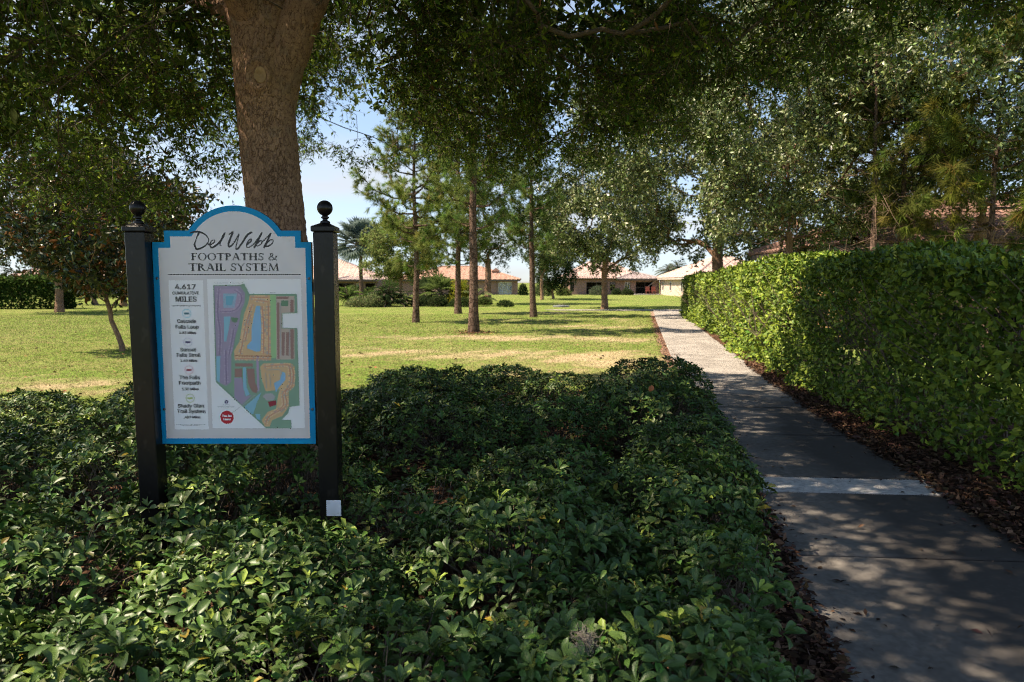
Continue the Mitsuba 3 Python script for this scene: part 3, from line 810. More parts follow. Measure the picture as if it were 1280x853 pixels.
def inter(part, text, cx, z0, w, cap, mat, bold=False, z=0.0024):
    """Sans-serif lettering in a box: capitals cap metres tall from the base line z0, w wide."""
    m = meshkit.text_mesh(text, cap, 0.0004, bold)
    v = np.array(m.vertices)
    x0, x1 = v[:, 0].min(), v[:, 0].max()
    v = np.stack([SX + cx + (v[:, 0] - (x0 + x1) / 2) * w / (x1 - x0), SY - z + 0.0004 - v[:, 2], z0 + v[:, 1]], 1)
    t_ = 0.0007      # the print is bold: three prints a hair apart
    put(k + '__' + part, cat_mesh([(v + np.array([dx, dy, dz]), np.array(m.faces)) for dx, dy, dz in ((-t_, 0, 0.0003), (t_, -0.00012, 0), (0, -0.00024, -0.0003))]), mat)


TEXTS = [('4.617', -.2473, 1.5636, .1085, .0248, 1), ('CUMULATIVE', -.247, 1.5365, .1378, .0150, 1), ('MILES', -.2459, 1.4990, .1101, .0262, 1),
         ('Cascade', -.2479, 1.3872, .0984, .0188, 1), ('Falls Loop', -.2467, 1.3576, .1212, .0188, 1), ('1.83 Miles', -.2454, 1.3297, .089, .0130, 1),
         ('Sunset', -.2461, 1.2376, .083, .0188, 1), ('Falls Stroll', -.2448, 1.2090, .1251, .0188, 1), ('1.60 Miles', -.2446, 1.1825, .0890, .0130, 1),
         ('The Falls', -.2442, 1.0905, .107, .0188, 1), ('Footpath', -.2445, 1.0615, .1131, .0188, 1), ('1.30 Miles', -.2431, 1.032, .0890, .0130, 1),
         ('Shady Glen', -.2441, .9392, .1385, .0188, 1), ('Trail System', -.243, .9098, .1484, .0188, 1), ('.487 Miles', -.2397, .8812, .0869, .0130, 1)]
for t, cx, z0, w, h, b in TEXTS:
    inter(CNT.key('mileage_text'), t, cx, z0, w, h, 'mat_sign_ink', bool(b))
layer('mileage_rule', rect((-.322, -.171, 1.4752, 1.4790)), 0.0024, 'mat_sign_ink')
for i, q in enumerate(((-.324, -.176, .8492, .8508), (-.300, -.204, .8425, .8441))):
    pts = [LineString([(x, q[2]), (x + 0.006, q[2])]).buffer(0.0008) for x in np.arange(q[0], q[1], 0.0092)]
    layer('fine_print' + ('_001' if i else ''), unary_union(pts), 0.0024, 'mat_sign_ink')


def ink(part, polys, z):
    """Printed patches [(ink, polygon)] as one flat layer with a colour per patch."""
    ms, cs = [], []
    for name, poly in polys:
        v, f = flat(poly, z)
        ms.append((v, f)); cs.append(np.repeat(np.array([INKS[name]]), len(v), 0))
    put(k + '__' + part, cat_mesh(ms), 'mat_print', color=np.vstack(cs))


disc = lambda x, y, r: Point(x, y).buffer(r, 24)
for i, (z, rc, bc) in enumerate(((1.4369, 'ring_cyan', 'teal'), (1.2865, 'ring_mauve', 'navy'), (1.1392, 'ring_rose', 'crimson'), (0.9892, 'ring_lime', 'ring_lime'))):
    x = -0.2462
    ink('route_badge' + (f'_{i:03d}' if i else ''), [(rc, disc(x, z, 0.0235).difference(disc(x, z, 0.0205))), (bc, rect((x - 0.0135, x + 0.0135, z - 0.0052, z + 0.0052)))], 0.0024)
MAP=[
         ('green',[(-100,1584),(35,1584),(60,1592),(78,1553),(85,1538),(332,1538),(332,1440),(255,1438),(251,1362),(329,1359),(329,1240),(330,1186),(330,952),(278,944),(271,911),(234,874),(284,872),(284,830),(151,830),(-105,1076)]),
         ('purple',[(-97,1582),(37,1582),(63,1543),(59,1492),(38,1448),(25,1379),(6,1320),(-12,1240),(-20,1224),(-26,1076),(-54,1054),(-102,1080)]),
         ('purple_light',[(-78,1560),(24,1570),(45,1536),(41,1487),(10,1443),(-78,1443)]),
         ('blue',[(-52,1541),(22,1541),(5,1467),(-52,1465)]),
         ('blue_deep',[(-38,1528),(6,1528),(-8,1482),(-37,1480)]),
         ('blue',[(-52,1421),(-17,1421),(-24,1376),(-44,1290),(-55,1290)]),
         ('blue',[(-99,1213),(-78,1213),(-86,1073),(-103,1083)]),
         ('forest',[(-15,1418),(24,1413),(13,1389),(-11,1394)]),
         ('orange',[(88,1533),(193,1533),(189,1214),(189,1246),(189,1190),(-3,1190),(-6,1240),(25,1290),(44,1389),(55,1438),(76,1487)]),
         ('lake',[(119,1477),(139,1477),(143,1359),(134,1240),(112,1236),(63,1255),(66,1270),(89,1295),(91,1359),(103,1418)]),
         ('lime',[(193,1536),(223,1536),(218,1214),(209,1202),(190,1202),(189,1214)]),
         ('tan',[(225,1528),(319,1528),(319,1440),(254,1438),(250,1362),(315,1359),(312,1196),(214,1194)]),
         ('brown',[(226,1525),(290,1525),(289,1513),(226,1513)]),
         ('brown',[(227,1494),(240,1494),(233,1199),(221,1199)]),
         ('brown',[(249,1339),(265,1339),(259,1216),(246,1216)]),
         ('brown',[(271,1339),(288,1339),(281,1216),(268,1216)]),
         ('brown',[(298,1509),(315,1509),(314,1443),(296,1443)]),
         ('brown',[(294,1354),(312,1354),(307,1199),(293,1199)]),
         ('forest',[(250,1505),(287,1505),(286,1476),(249,1476)]),
         ('brown',[(-1,1175),(91,1175),(91,1158),(-2,1158)]),
         ('brown',[(-5,1147),(33,1147),(32,1102),(-6,1102)]),
         ('brown',[(58,1147),(98,1147),(100,1076),(115,1038),(105,1014),(82,1026),(63,1070)]),
         ('blue',[(39,1153),(55,1153),(55,1048),(70,1010),(50,999),(36,1048)]),
         ('purple',[(-9,1098),(33,1098),(44,999),(83,1007),(24,952),(-12,992)]),
         ('purple_light',[(110,1213),(124,1213),(122,1026),(110,1026)]),
         ('blue',[(34,938),(110,1004),(132,1021),(109,971),(85,905),(69,905)]),
         ('orange',[(129,1158),(148,1175),(290,1177),(311,1158),(310,1054),(275,1021),(276,949),(239,894),(184,872),(170,837),(143,837),(128,872),(162,916),(206,933),(220,1010),(232,1038),(204,1032),(154,1026),(135,1092)]),
         ('lake',[(245,1131),(261,1125),(261,1087),(221,1043),(210,1016),(199,1070),(232,1087)]),
         ('pale',[(137,999),(154,1014),(187,1016),(205,999),(197,980),(158,977)]),
         ('crimson',[(164,971),(208,977),(208,954),(174,943)]),
         ('blue',[(96,905),(121,905),(122,872),(103,877)]),]
ROADS=[
         ('rust',[(91,1521),(184,1521)]),
         ('rust',[(111,1509),(188,1497)]),
         ('rust',[(100,1487),(68,1398),(45,1300),(27,1221)]),
         ('rust',[(88,1428),(65,1330),(54,1290)]),
         ('rust',[(151,1477),(155,1359),(150,1221)]),
         ('rust',[(183,1487),(176,1221)]),
         ('violet',[(-71,1570),(-83,1438),(-74,1339),(-82,1214)]),
         ('violet',[(10,1560),(43,1531),(36,1487),(1,1452),(-68,1448)]),
         ('violet',[(-2,1359),(-15,1290),(-32,1216)]),
         ('violet',[(-48,1246),(-51,1065)]),
         ('crimson',[(-2,1214),(193,1213)]),
         ('rust',[(-3,1202),(182,1198)]),
         ('rust',[(150,1158),(289,1161),(297,1060),(258,1021),(261,949),(172,894),(149,850)]),
         ('pale',[(163,1139),(234,1139),(233,1098)]),
         ('pale',[(158,1125),(160,1043)]),
         ('pale',[(179,1120),(182,1048)]),
         ('rust',[(284,1158),(286,1065),(247,1016),(245,949),(195,916)]),
         ('pale',[(245,1492),(240,1214)]),
         ('pale',[(290,1354),(288,1214)]),
         ('pale',[(29,949),(99,1007)]),
         ('grey',[(-18,913),(20,945)]),
         ('grey',[(-97,1595),(35,1595),(57,1600)]),]
labels[k + '__map_blocks'] = labels[k + '__map_plots'] = {'kind': 'stuff'}
shape = lambda pts: Polygon([(a / 1000, b / 1000) for a, b in pts]).buffer(0)
layers = {}
base = shape(MAP[0][1])
ink('map_ground', [('green', base)], 0.0024)
wash = [(n, shape(p).intersection(base)) for n, p in MAP[1:] if n in ('purple', 'orange', 'lime', 'tan')]
ink('map_neighbourhoods', [(n, g.buffer(0.0025).buffer(-0.0025)) for n, g in wash], 0.0030)
ink('map_blocks', [(n, shape(p).intersection(base)) for n, p in MAP[1:] if n not in ('purple', 'orange', 'lime', 'tan', 'lake', 'blue_deep', 'pale', 'forest')], 0.0036)
ink('map_water', [(n, shape(p).intersection(base).buffer(-0.003).buffer(0.003)) for n, p in MAP[1:] if n in ('lake', 'blue_deep', 'pale', 'forest')], 0.0042)
# house plots: rows of small rectangles along the drawn streets
streets, plots = [], []
rng = np.random.default_rng(5)
for n, p in ROADS:
    q = np.array(p) / 1000
    if n in ('grey',):
        continue
    c = np.array(smooth_line(q, 6)) if len(q) > 2 else q
    line = LineString(c)
    streets.append((n, line.buffer(0.0017, cap_style=2)))
    if n in ('rust', 'violet'):
        for d in np.arange(0.006, line.length - 0.004, 0.0085):
            a, b = np.array(line.interpolate(d).coords[0]), np.array(line.interpolate(d + 0.001).coords[0])
            t = (b - a) / np.linalg.norm(b - a); m = np.array([-t[1], t[0]])
            for sg in (-1, 1):
                o = a + m * sg * 0.0072
                g = Polygon([tuple(o + t * x + m * y) for x, y in ((-.0030, -.0034), (.0030, -.0034), (.0030, .0034), (-.0030, .0034))])
                if base.contains(g):
                    plots.append((('pale_orange', 'pale_orange', 'pale')[rng.integers(3)] if n == 'rust' else ('pale_violet', 'pale_violet', 'purple_light')[rng.integers(3)], g))
ink('map_plots', plots, 0.0048)
ink('map_streets', streets + [('green', base.buffer(0.001).difference(base.buffer(-0.0025)))], 0.0054)
ink('map_marker', [('red', disc(-.055, .8867, .0350))], 0.0024)
ink('map_marker__leader', [('grey', LineString([(-.0285, .9100), (.020, .945)]).buffer(.0007)), ('navy', disc(-.0547, .9697, .0095).difference(disc(-.0547, .9697, .0040))), ('grey', rect((-.077, -.036, .9525, .9542))), ('grey', rect((-.102, -.012, .9418, .9436))),
                           ('grey', LineString([(-.097, 1.596), (.035, 1.596), (.057, 1.602)]).buffer(.0007)), ('grey', rect((.190, .226, 1.545, 1.547)))], 0.0030)
inter('map_marker__text', 'You Are', -.0545, .8895, .0510, .0112, 'mat_sign_white', True, 0.0032)
inter('map_marker__text_001', 'Here', -.0550, .8710, .0365, .0112, 'mat_sign_white', True, 0.0032)

k2 = thing('post_card', 'small blank white card fixed low on the right post of the trail sign', 'card')
put(k2, cbox(-0.975, -0.898, 3.4945, 3.4985, 0.375, 0.460, 0.0008), 'mat_sign_white')


# ------------------------------------------------------------------ trees: skeleton, leaves
def grow(root, tips, rng, k=0.35, wob=0.06, r_tip=0.004, expo=2.3, r_base=None, up=0.10):
    """Joins the twig tips to the root polyline (n x 3) into one branching skeleton. Returns pos, parent, radius, first tip index per tip."""
    n_max = len(root) + 3 * len(tips) + 5
    pos = np.zeros((n_max, 3)); par = np.full(n_max, -1); plen = np.zeros(n_max)
    n = len(root)
    pos[:n] = root
    for i in range(1, n):
        par[i] = i - 1; plen[i] = plen[i - 1] + np.linalg.norm(root[i] - root[i - 1])
    can = np.zeros(n_max, bool); can[max(0, n // 3):n] = True      # no branches from the lower trunk
    order = np.argsort(np.linalg.norm(tips - root[-1], axis=1))
    tip_node = np.zeros(len(tips), int)
    for o in order:
        p = tips[o]
        d = pos[:n] - p
        dist = np.sqrt((d * d).sum(1))
        cost = dist + k * plen[:n] + np.where(can[:n], 0, 1e6) + 0.4 * np.maximum(pos[:n, 2] - p[2], 0)
        j = int(np.argmin(cost)); L = dist[j]
        a = pos[j]
        pd = pos[j] - pos[par[j]] if par[j] >= 0 else np.array([0, 0, 1.0])
        pd = pd / (np.linalg.norm(pd) + 1e-9)
        m1 = a + (p - a) * 0.36 + pd * 0.14 * L + rng.normal(size=3) * wob * L + [0, 0, up * L * 0.6]
        m2 = a + (p - a) * 0.70 + pd * 0.08 * L + rng.normal(size=3) * wob * L + [0, 0, up * L]
        prev = j
        for q in (m1, m2, p):
            pos[n] = q; par[n] = prev; plen[n] = plen[prev] + np.linalg.norm(q - pos[prev]); can[n] = True
            prev = n; n += 1
        tip_node[o] = prev
    pos, par = pos[:n], par[:n]
    acc = np.zeros(n)
    leaf = np.ones(n, bool); leaf[par[par >= 0]] = False
    acc[leaf] = r_tip ** expo
    for i in range(n - 1, 0, -1):
        acc[par[i]] += acc[i]
    r = acc ** (1 / expo)
    if r_base:
        s = r_base / r[len(root) - 1]
        r = r * np.where(r > 0.012, s ** np.clip((np.log(r / 0.012) / np.log(max(r.max(), 0.0121) / 0.012)), 0, 1), 1)
    return pos, par, r, tip_node


def skeleton_mesh(pos, par, r, start, n_sides=5, lo=0.0, hi=9.0):
    i = np.arange(start, len(pos))
    i = i[(r[i] >= lo) & (r[i] < hi)]
    r0 = np.minimum(r[par[i]], r[i] * 1.35)
    return frusta(pos[par[i]], pos[i], r0, r[i], n_sides)


def twigs_and_leaves(tips, dirs, rng, n_sub, n_leaf, sub_len, leaf_len, leaf_wid, droop=0.25, spread=1.0, flat=0.6):
    """Each tip carries n_sub short twigs with n_leaf leaves along each. Returns twig ends and leaf frames."""
    m = len(tips)
    td = unit(np.repeat(dirs, n_sub, 0) * 0.7 + rand_unit(rng, m * n_sub) * spread + np.array([0, 0, -droop]))
    base = np.repeat(tips, n_sub, 0) - np.repeat(dirs, n_sub, 0) * (rng.random((m * n_sub, 1)) * sub_len * 0.8)
    L = sub_len * (0.5 + 0.8 * rng.random((m * n_sub, 1)))
    end = base + td * L
    t = (np.arange(n_leaf) + 0.6) / n_leaf
    t = t[None, :, None] * (0.85 + 0.3 * rng.random((m * n_sub, n_leaf, 1)))
    P = (base[:, None] + (end - base)[:, None] * t).reshape(-1, 3)
    D = np.repeat(td, n_leaf, 0)
    q = rand_unit(rng, len(P))
    side = unit(q - D * (q * D).sum(1, keepdims=True))
    A = unit(D * 0.55 + side * 0.9 + np.array([0, 0, -0.10]))
    N = unit(np.array([0, 0, flat]) + rand_unit(rng, len(P)) * 0.75)
    ll = leaf_len * (0.65 + 0.6 * rng.random(len(P)))
    return base, end, P, A, N, ll, ll * leaf_wid / leaf_len * (0.8 + 0.4 * rng.random(len(P)))


def crown_points(rng, n, centre, radii, clump=0.9, thr=0.45, shell=0.25, seed=1, low=-1.0):
    """Points in an uneven ellipsoid crown, gathered in clumps with gaps between."""
    out, got = [], 0
    while got < n:
        u = rand_unit(rng, n * 3)
        rr = (shell + (1 - shell) * rng.random((n * 3, 1))) ** (1 / 2.2)
        bump = 0.80 + 0.42 * meshkit.noise(u * 2.2 + seed * 7.3, seed)[:, None]
        p = u * rr * bump
        keep = (meshkit.fbm(p * np.array(radii) / clump + seed * 3.1, 2, seed) > thr) & (p[:, 2] > low)
        q = p[keep] * np.array(radii) + np.array(centre)
        out.append(q); got += len(q)
    return np.vstack(out)[:n]


def trunk_line(x, y, z0, z1, rng, n=9, lean=(0, 0), wob=0.03):
    z = np.linspace(z0, z1, n)
    t = (z - z0) / (z1 - z0)
    w = np.cumsum(rng.normal(size=(n, 2)) * wob, 0); w -= w[0]
    return np.stack([x + lean[0] * t + w[:, 0], y + lean[1] * t + w[:, 1], z], 1)


def trunk_mesh(line, r0, r1, n=14, flare=0.35):
    z = line[:, 2] - line[0, 2]
    r = r0 + (r1 - r0) * np.linspace(0, 1, len(line))
    r = r * (1 + flare * np.exp(-z / 0.25))
    return tube(line, r, n, True)


def broadleaf(key, label, cat, x, y, h_fork, r_trunk, centre, radii, n_tips, leaf, rng, base_tint, group=None, clump=0.9, thr=0.45, n_sub=4, n_leaf=8, sub_len=0.5, young=None, lean=(0, 0),
              mat='mat_leaf', tmpl=None, droop=0.2, jitter=0.3, low=-1.0, seed=1, trunk_mat='mat_oak_bark', wid=0.42, p_young=0.12, trunk_n=9, flat=0.2):
    k = thing(key, label, cat, group)
    line = trunk_line(x, y, -0.05, h_fork, rng, trunk_n, lean, 0.02)
    tips = crown_points(rng, n_tips, centre, radii, clump, thr, 0.25, seed, low)
    pos, par, r, tn = grow(line, tips, rng, r_base=r_trunk * 0.85)
    put(k + '__trunk', trunk_mesh(line, r_trunk, r_trunk * 0.85), trunk_mat, 50)
    put(k + '__branches', skeleton_mesh(pos, par, np.minimum(r, 0.42 * r_trunk), len(line), 4), trunk_mat, True)
    dirs = unit(pos[tn] - pos[par[tn]])
    b, e, P, A, N, L, W = twigs_and_leaves(tips, dirs, rng, n_sub, n_leaf, sub_len, leaf, leaf * wid, droop, 1.0, flat)
    C = tints(rng, len(P), base_tint, jitter, young, p_young)
    m, c = leaf_mesh(tmpl or LEAF_LOW, P, A, N, L, W, C)
    put(k + '__crown', m, mat, False if mat == 'mat_magnolia' else True, color=c)
    labels[k + '__crown'] = {'kind': 'stuff'}
    return k


# ------------------------------------------------------------------ the shade oak behind the sign
OAKX, OAKY = -1.765, 5.2
rng = np.random.default_rng(11)
k = thing('shade_oak', 'big oak with stout brown trunk directly behind the trail sign', 'tree')


def oak_radius(z):
    return 0.192 + 0.11 * np.exp(-z / 0.28) + 0.012 * np.clip((z - 2.95) / 0.55, 0, 1) ** 1.6


nz, na = 230, 120
z = np.linspace(-0.05, 3.60, nz)
a = np.arange(na) * 2 * np.pi / na
Z, Aa = np.meshgrid(z, a, indexing='ij')
cxl = OAKX - 0.035 * (Z - 2) + 0.02 * np.sin(Z * 1.6)
cyl = OAKY + 0.02 * np.sin(Z * 1.2 + 1)
R = oak_radius(Z) * (1 + 0.05 * np.sin(2 * Aa + 0.6) + 0.04 * np.sin(3 * Aa + Z))
q = np.stack([np.cos(Aa) * 17, np.sin(Aa) * 17, Z * 12], -1)
plates = np.abs(meshkit.fbm(q * 1.25 + 3, 3, 8) - 0.5) * 2
R = R + 0.017 * np.clip(plates, 0, 0.5) - 0.006 + 0.010 * meshkit.noise(q * 2.0, 5)
# swelling, ring and hollow of the pruned knot that faces the walk, height 3.05
kx, kz = -1.47, 3.06
dd = np.sqrt(((((Aa - kx + np.pi) % (2 * np.pi)) - np.pi) * 0.222 / 0.10) ** 2 + ((Z - kz) / 0.12) ** 2)
R = R + 0.050 * np.exp(-(dd / 1.1) ** 2) - 0.030 * np.exp(-(dd / 0.42) ** 2) + 0.022 * np.exp(-((dd - 0.78) / 0.16) ** 2)
dd2 = np.sqrt(((((Aa - kx - 0.25 + np.pi) % (2 * np.pi)) - np.pi) * 0.222 / 0.03) ** 2 + ((Z - 2.33) / 0.03) ** 2)
R = R + 0.008 * np.exp(-(dd2 / 1.6) ** 2) - 0.014 * np.exp(-(dd2 / 0.6) ** 2)
V = np.stack([cxl + R * np.cos(Aa), cyl + R * np.sin(Aa), Z], -1).reshape(-1, 3)
i = np.arange((nz - 1) * na); rr_, cc_ = i // na, i % na
aa, bb = rr_ * na + cc_, rr_ * na + (cc_ + 1) % na
put(k + '__trunk', (V, np.vstack([np.stack([aa, bb, bb + na], 1), np.stack([aa, bb + na, aa + na], 1)])), 'mat_oak_bark', True)


def limb(pts, radii, key, sides=40):
    """A thick limb with bark relief."""
    pts = np.array(smooth_line(pts, 9)); t = np.linspace(0, 1, len(pts))
    rad = np.interp(t, np.linspace(0, 1, len(radii)), radii)
    v, f = tube(pts, rad, sides)
    c = np.vstack([np.repeat(pts, sides, 0), pts[:1], pts[-1:]])
    n = unit(v - c)
    v = v + n * (0.016 * (np.abs(meshkit.fbm(v * 14 * np.array([1, 1, 0.6]), 3, 9) - 0.5) * 2 - 0.3))[:, None]
    put(key, (v, f), 'mat_oak_bark', True)
    return pts, rad


top = np.array([OAKX - 0.035 * 1.3, OAKY, 3.2])
LIMBS = [([top + [0.02, 0, -0.35], top + [0.17, -0.02, 0.12], top + [0.52, -0.05, 0.75], top + [1.1, 0.1, 1.55], top + [2.2, 0.5, 2.4]], [0.165, 0.155, 0.115, 0.075, 0.04]),
         ([top + [0.02, 0, -0.2], top + [0.02, 0.05, 0.35], top + [-0.25, 0.2, 1.1], top + [-0.9, 0.3, 2.1], top + [-1.5, 0.6, 3.2]], [0.16, 0.155, 0.135, 0.115, 0.08]),
         ([top + [-0.03, 0.08, 0.1], top + [-0.5, 0.55, 0.6], top + [-1.5, 1.5, 1.15], top + [-3.0, 2.4, 1.6]], [0.11, 0.095, 0.07, 0.045]),
         ([top + [0.05, 0.1, 0.15], top + [0.40, 0.7, 1.2], top + [0.85, 1.5, 2.6], top + [1.4, 2.5, 3.9]], [0.10, 0.075, 0.045, 0.02]),
         ([top + [-0.05, -0.05, 0.25], top + [-0.3, -0.8, 0.9], top + [-0.8, -2.0, 1.6], top + [-1.6, -3.4, 2.3]], [0.12, 0.10, 0.08, 0.05])]
root_nodes, root_par = [], []
for n_, (pts, rad) in enumerate(LIMBS):
    P_, R_ = limb(pts, rad, k + '__limb' + (f'_{n_:03d}' if n_ else ''))
    root_nodes.append(P_)
# scar of a removed limb on the left flank
v, f = tube([(OAKX - 0.20, OAKY - 0.06, 3.42), (OAKX - 0.240, OAKY - 0.075, 3.45)], [0.085, 0.07], 22)
put(k + '__pruning_scar', (v, f), 'mat_oak_bark', 40)
labels[k + '__pruning_scar'] = {'label': 'pale oval scar where a limb was cut off'}
v, f = lathe([(0, -0.006), (0.020, -0.004), (0.036, 0.004), (0.050, 0.008), (0.058, -0.03)], 22)
kn, ks = np.array([math.cos(kx), math.sin(kx), 0]), np.array([-math.sin(kx), math.cos(kx), 0])
v = v[:, :1] * 0.8 * ks + v[:, 1:2] * np.array([0, 0, 1.1]) + v[:, 2:3] * kn + kn * 0.234 + [OAKX - 0.035 * 1.06, OAKY, kz]
put(k + '__knot', (v, f), 'mat_knot', 40)
scene['mat_knot'] = {'type': 'twosided', 'bsdf': {'type': 'diffuse', 'reflectance': mikit.proc(lambda p, n, uv: mikit.mix((0.26, 0.16, 0.09), (0.50, 0.35, 0.22), mikit.fbm(p.x * 40, p.y * 40, p.z * 40, 3)))}}

# underside of the crown: heights at places under it, then a dome above
UNDER = np.array([(-7.2, 5.5, 2.7), (-5.2, 6.5, 2.25), (-4.6, 5.2, 2.05), (-3.6, 5.0, 2.15), (-2.7, 5.2, 2.30), (-3.0, 7.5, 2.35), (-5.5, 9.5, 2.6), (-2.1, 4.2, 2.95), (-1.7, 6.2, 3.6), (-1.35, 6.6, 3.45), (-1.6, 7.8, 3.8), (-1.9, 8.8, 3.9), (-1.1, 5.2, 3.2),
                  (-0.5, 7.4, 2.72), (0.2, 7.6, 2.80), (1.0, 8.0, 2.92), (1.9, 8.2, 3.25), (2.6, 7.4, 3.6), (3.4, 6.6, 3.9), (4.4, 6.0, 4.0), (4.2, 8.0, 4.3), (-1.2, 9.2, 3.1), (1.0, 10.0, 3.2), (0.5, 5.4, 2.95), (1.8, 5.0, 3.25), (3.2, 4.2, 3.2),
                  (-4.5, 3.2, 2.6), (-2.0, 2.0, 3.1), (0.5, 2.5, 3.2), (2.5, 2.0, 3.2), (-6.0, 1.0, 3.0)])


def crown_bottom(x, y):
    w = np.exp(-((x[:, None] - UNDER[:, 0]) ** 2 + (y[:, None] - UNDER[:, 1]) ** 2) / (2 * 0.75 ** 2)) + 1e-6
    return (w * UNDER[:, 2]).sum(1) / w.sum(1)


def crown_top(x, y):
    q_ = 1 - ((x + 1.0) / 6.3) ** 2 - ((y - 5.3) / 6.4) ** 2
    return np.where(q_ > 0, 3.0 + 5.2 * np.sqrt(np.maximum(q_, 0)), 0)


def oak_tips(n, lo, hi, thr, scale, seed):
    out, got = [], 0
    while got < n:
        p = rng.random((20000, 3)) * [14.2, 13.2, 6.6] + [-8.5, -1.5, 2.0]
        zb, zt = crown_bottom(p[:, 0], p[:, 1]), crown_top(p[:, 0], p[:, 1])
        ragged = 0.35 * (meshkit.noise(p * 1.1, 3) - 0.5)
        ok = (p[:, 2] > zb + lo + ragged) & (p[:, 2] < np.minimum(zb + hi, zt + 0.3)) & (zt > 0)
        ok &= meshkit.fbm(p / scale, 2, seed) > thr
        ok &= ((p[:, 0] - OAKX) ** 2 + (p[:, 1] - OAKY) ** 2 > 0.7 ** 2) | (p[:, 2] > 4.3)
        ok &= ~((np.abs(p[:, 0] + 1.60) < 0.55) & (p[:, 1] < 5.3) & (p[:, 1] > 2.6) & (p[:, 2] < 4.2))      # no low twigs in front of the trunk
        out.append(p[ok]); got += ok.sum()
    return np.vstack(out)[:n]


low_tips = oak_tips(4300, 0.0, 1.6, 0.515, 0.8, 21)
low_tips = low_tips[in_view(low_tips, 1.15, 0.5)]
high_tips = oak_tips(1500, 1.0, 9.0, 0.48, 1.4, 22)
root = np.vstack(root_nodes)
# skeleton over all limbs: chain parents per limb
xt = oak_tips(3600, 2.2, 9.0, 0.40, 1.4, 23)
high_tips = np.vstack([high_tips, xt[(xt[:, 0] > -1.5) & (xt[:, 0] < 3.5) & (xt[:, 1] > 1.5) & (xt[:, 1] < 9.0) & (xt[:, 2] > 4.4)][:760]])  # extra high twigs, added overhead to deepen shade on hedge and walk
xs_ = oak_tips(2600, 1.2, 9.0, 0.40, 1.4, 24)
high_tips = np.vstack([high_tips, xs_[(xs_[:, 0] > -4.2) & (xs_[:, 0] < 0.6) & (xs_[:, 1] > 0.8) & (xs_[:, 1] < 4.4) & (xs_[:, 2] > 3.9)][:170]])  # more overhead twigs, added to cut sun flecks on the near walk
tips = np.vstack([low_tips, high_tips])


def grow_multi(chains, radii, tips, rng, **kw):
    """As grow(), from several limb polylines: the tips join the limb whose tree reaches them most cheaply."""
    d = np.stack([np.linalg.norm(tips[:, None] - c[None], axis=2).min(1) for c in chains], 1)
    pick = d.argmin(1)
    res = []
    for i, c in enumerate(chains):
        sel = np.nonzero(pick == i)[0]
        if len(sel):
            pos, par, r, tn = grow(c, tips[sel], rng, **kw)
            res.append((pos, par, r, tn, sel, len(c)))
    return res


parts_, dirs = [], np.zeros_like(tips)
for pos, par, r, tn, sel, nr in grow_multi(root_nodes, None, tips, rng, k=0.30, r_tip=0.0032, expo=2.5):
    rc = np.minimum(r, 0.017)
    parts_ += [skeleton_mesh(pos, par, rc, nr, 3, 0, 0.009), skeleton_mesh(pos, par, rc, nr, 6, 0.009)]
    dirs[sel] = unit(pos[tn] - pos[par[tn]])
put(k + '__branches', cat_mesh(parts_), 'mat_twig', True)
nl = len(low_tips)
b, e, P, A, N, L, W = twigs_and_leaves(low_tips, dirs[:nl], rng, 7, 7, 0.30, 0.062, 0.023, 0.30)
put(k + '__twigs', frusta(b, e, np.full(len(b), 0.0028), np.full(len(b), 0.0012), 3), 'mat_twig', True)
labels[k + '__twigs'] = {'kind': 'stuff'}
C = tints(rng, len(P), (0.072, 0.112, 0.024), 0.30, (0.20, 0.27, 0.036), 0.20, (0.16, 0.085, 0.04), 0.012)
near_d = np.linalg.norm(P - CAM, axis=1)
order = np.argsort(near_d / L * np.where(in_view(P, 0.98, -0.1), 1, 100))
big = order[:150]; rest = order[150:]
low_leaves = leaf_mesh(LEAF_LOW, P[rest], A[rest], N[rest], L[rest], W[rest], C[rest])
big_oak = (P[big], A[big], N[big], L[big], W[big])
b, e, P, A, N, L, W = twigs_and_leaves(high_tips, dirs[nl:], rng, 5, 6, 0.50, 0.16, 0.078, 0.1)
C = tints(rng, len(P), (0.055, 0.080, 0.024), 0.25, (0.12, 0.16, 0.035), 0.08)
m, c = join(low_leaves, leaf_mesh(LEAF_LOW, P, A, N, L, W, C))
put(k + '__crown', m, 'mat_leaf', True, color=c)
labels[k + '__crown'] = {'kind': 'stuff'}

# single leaves that show large are parts of their plant: shared leaf meshes in a few tints
LEAF_KINDS = {}


def leaf_parts(prefix, frames, tmpl, mat, palette, rng, name='leaf'):
    """One entry per leaf, each a copy of one of the shared leaf meshes."""
    P, A, N, L, W = frames
    A = unit(A); S = unit(np.cross(A, N)); N = np.cross(S, A)
    for i in range(len(P)):
        c = palette[rng.integers(len(palette))]
        q_ = (id(tmpl), mat, tuple(c))
        if q_ not in LEAF_KINDS:
            LEAF_KINDS[q_] = mikit.ply(tmpl, mat, True, color=np.tile(np.array(c, float), (len(tmpl[0]), 1)))
        M = np.eye(4)
        M[:3, 0], M[:3, 1], M[:3, 2], M[:3, 3] = S[i] * W[i], A[i] * L[i], N[i] * L[i], P[i]
        scene[f'{prefix}__{name}' + (f'_{i:03d}' if i else '')] = {**LEAF_KINDS[q_], 'to_world': T(M)}


leaf_parts(k, big_oak, LEAF_OVAL, 'mat_leaf', [(0.05, 0.075, 0.022), (0.065, 0.095, 0.026), (0.04, 0.062, 0.02), (0.13, 0.18, 0.035)], rng)
print('oak', len(m[1]))


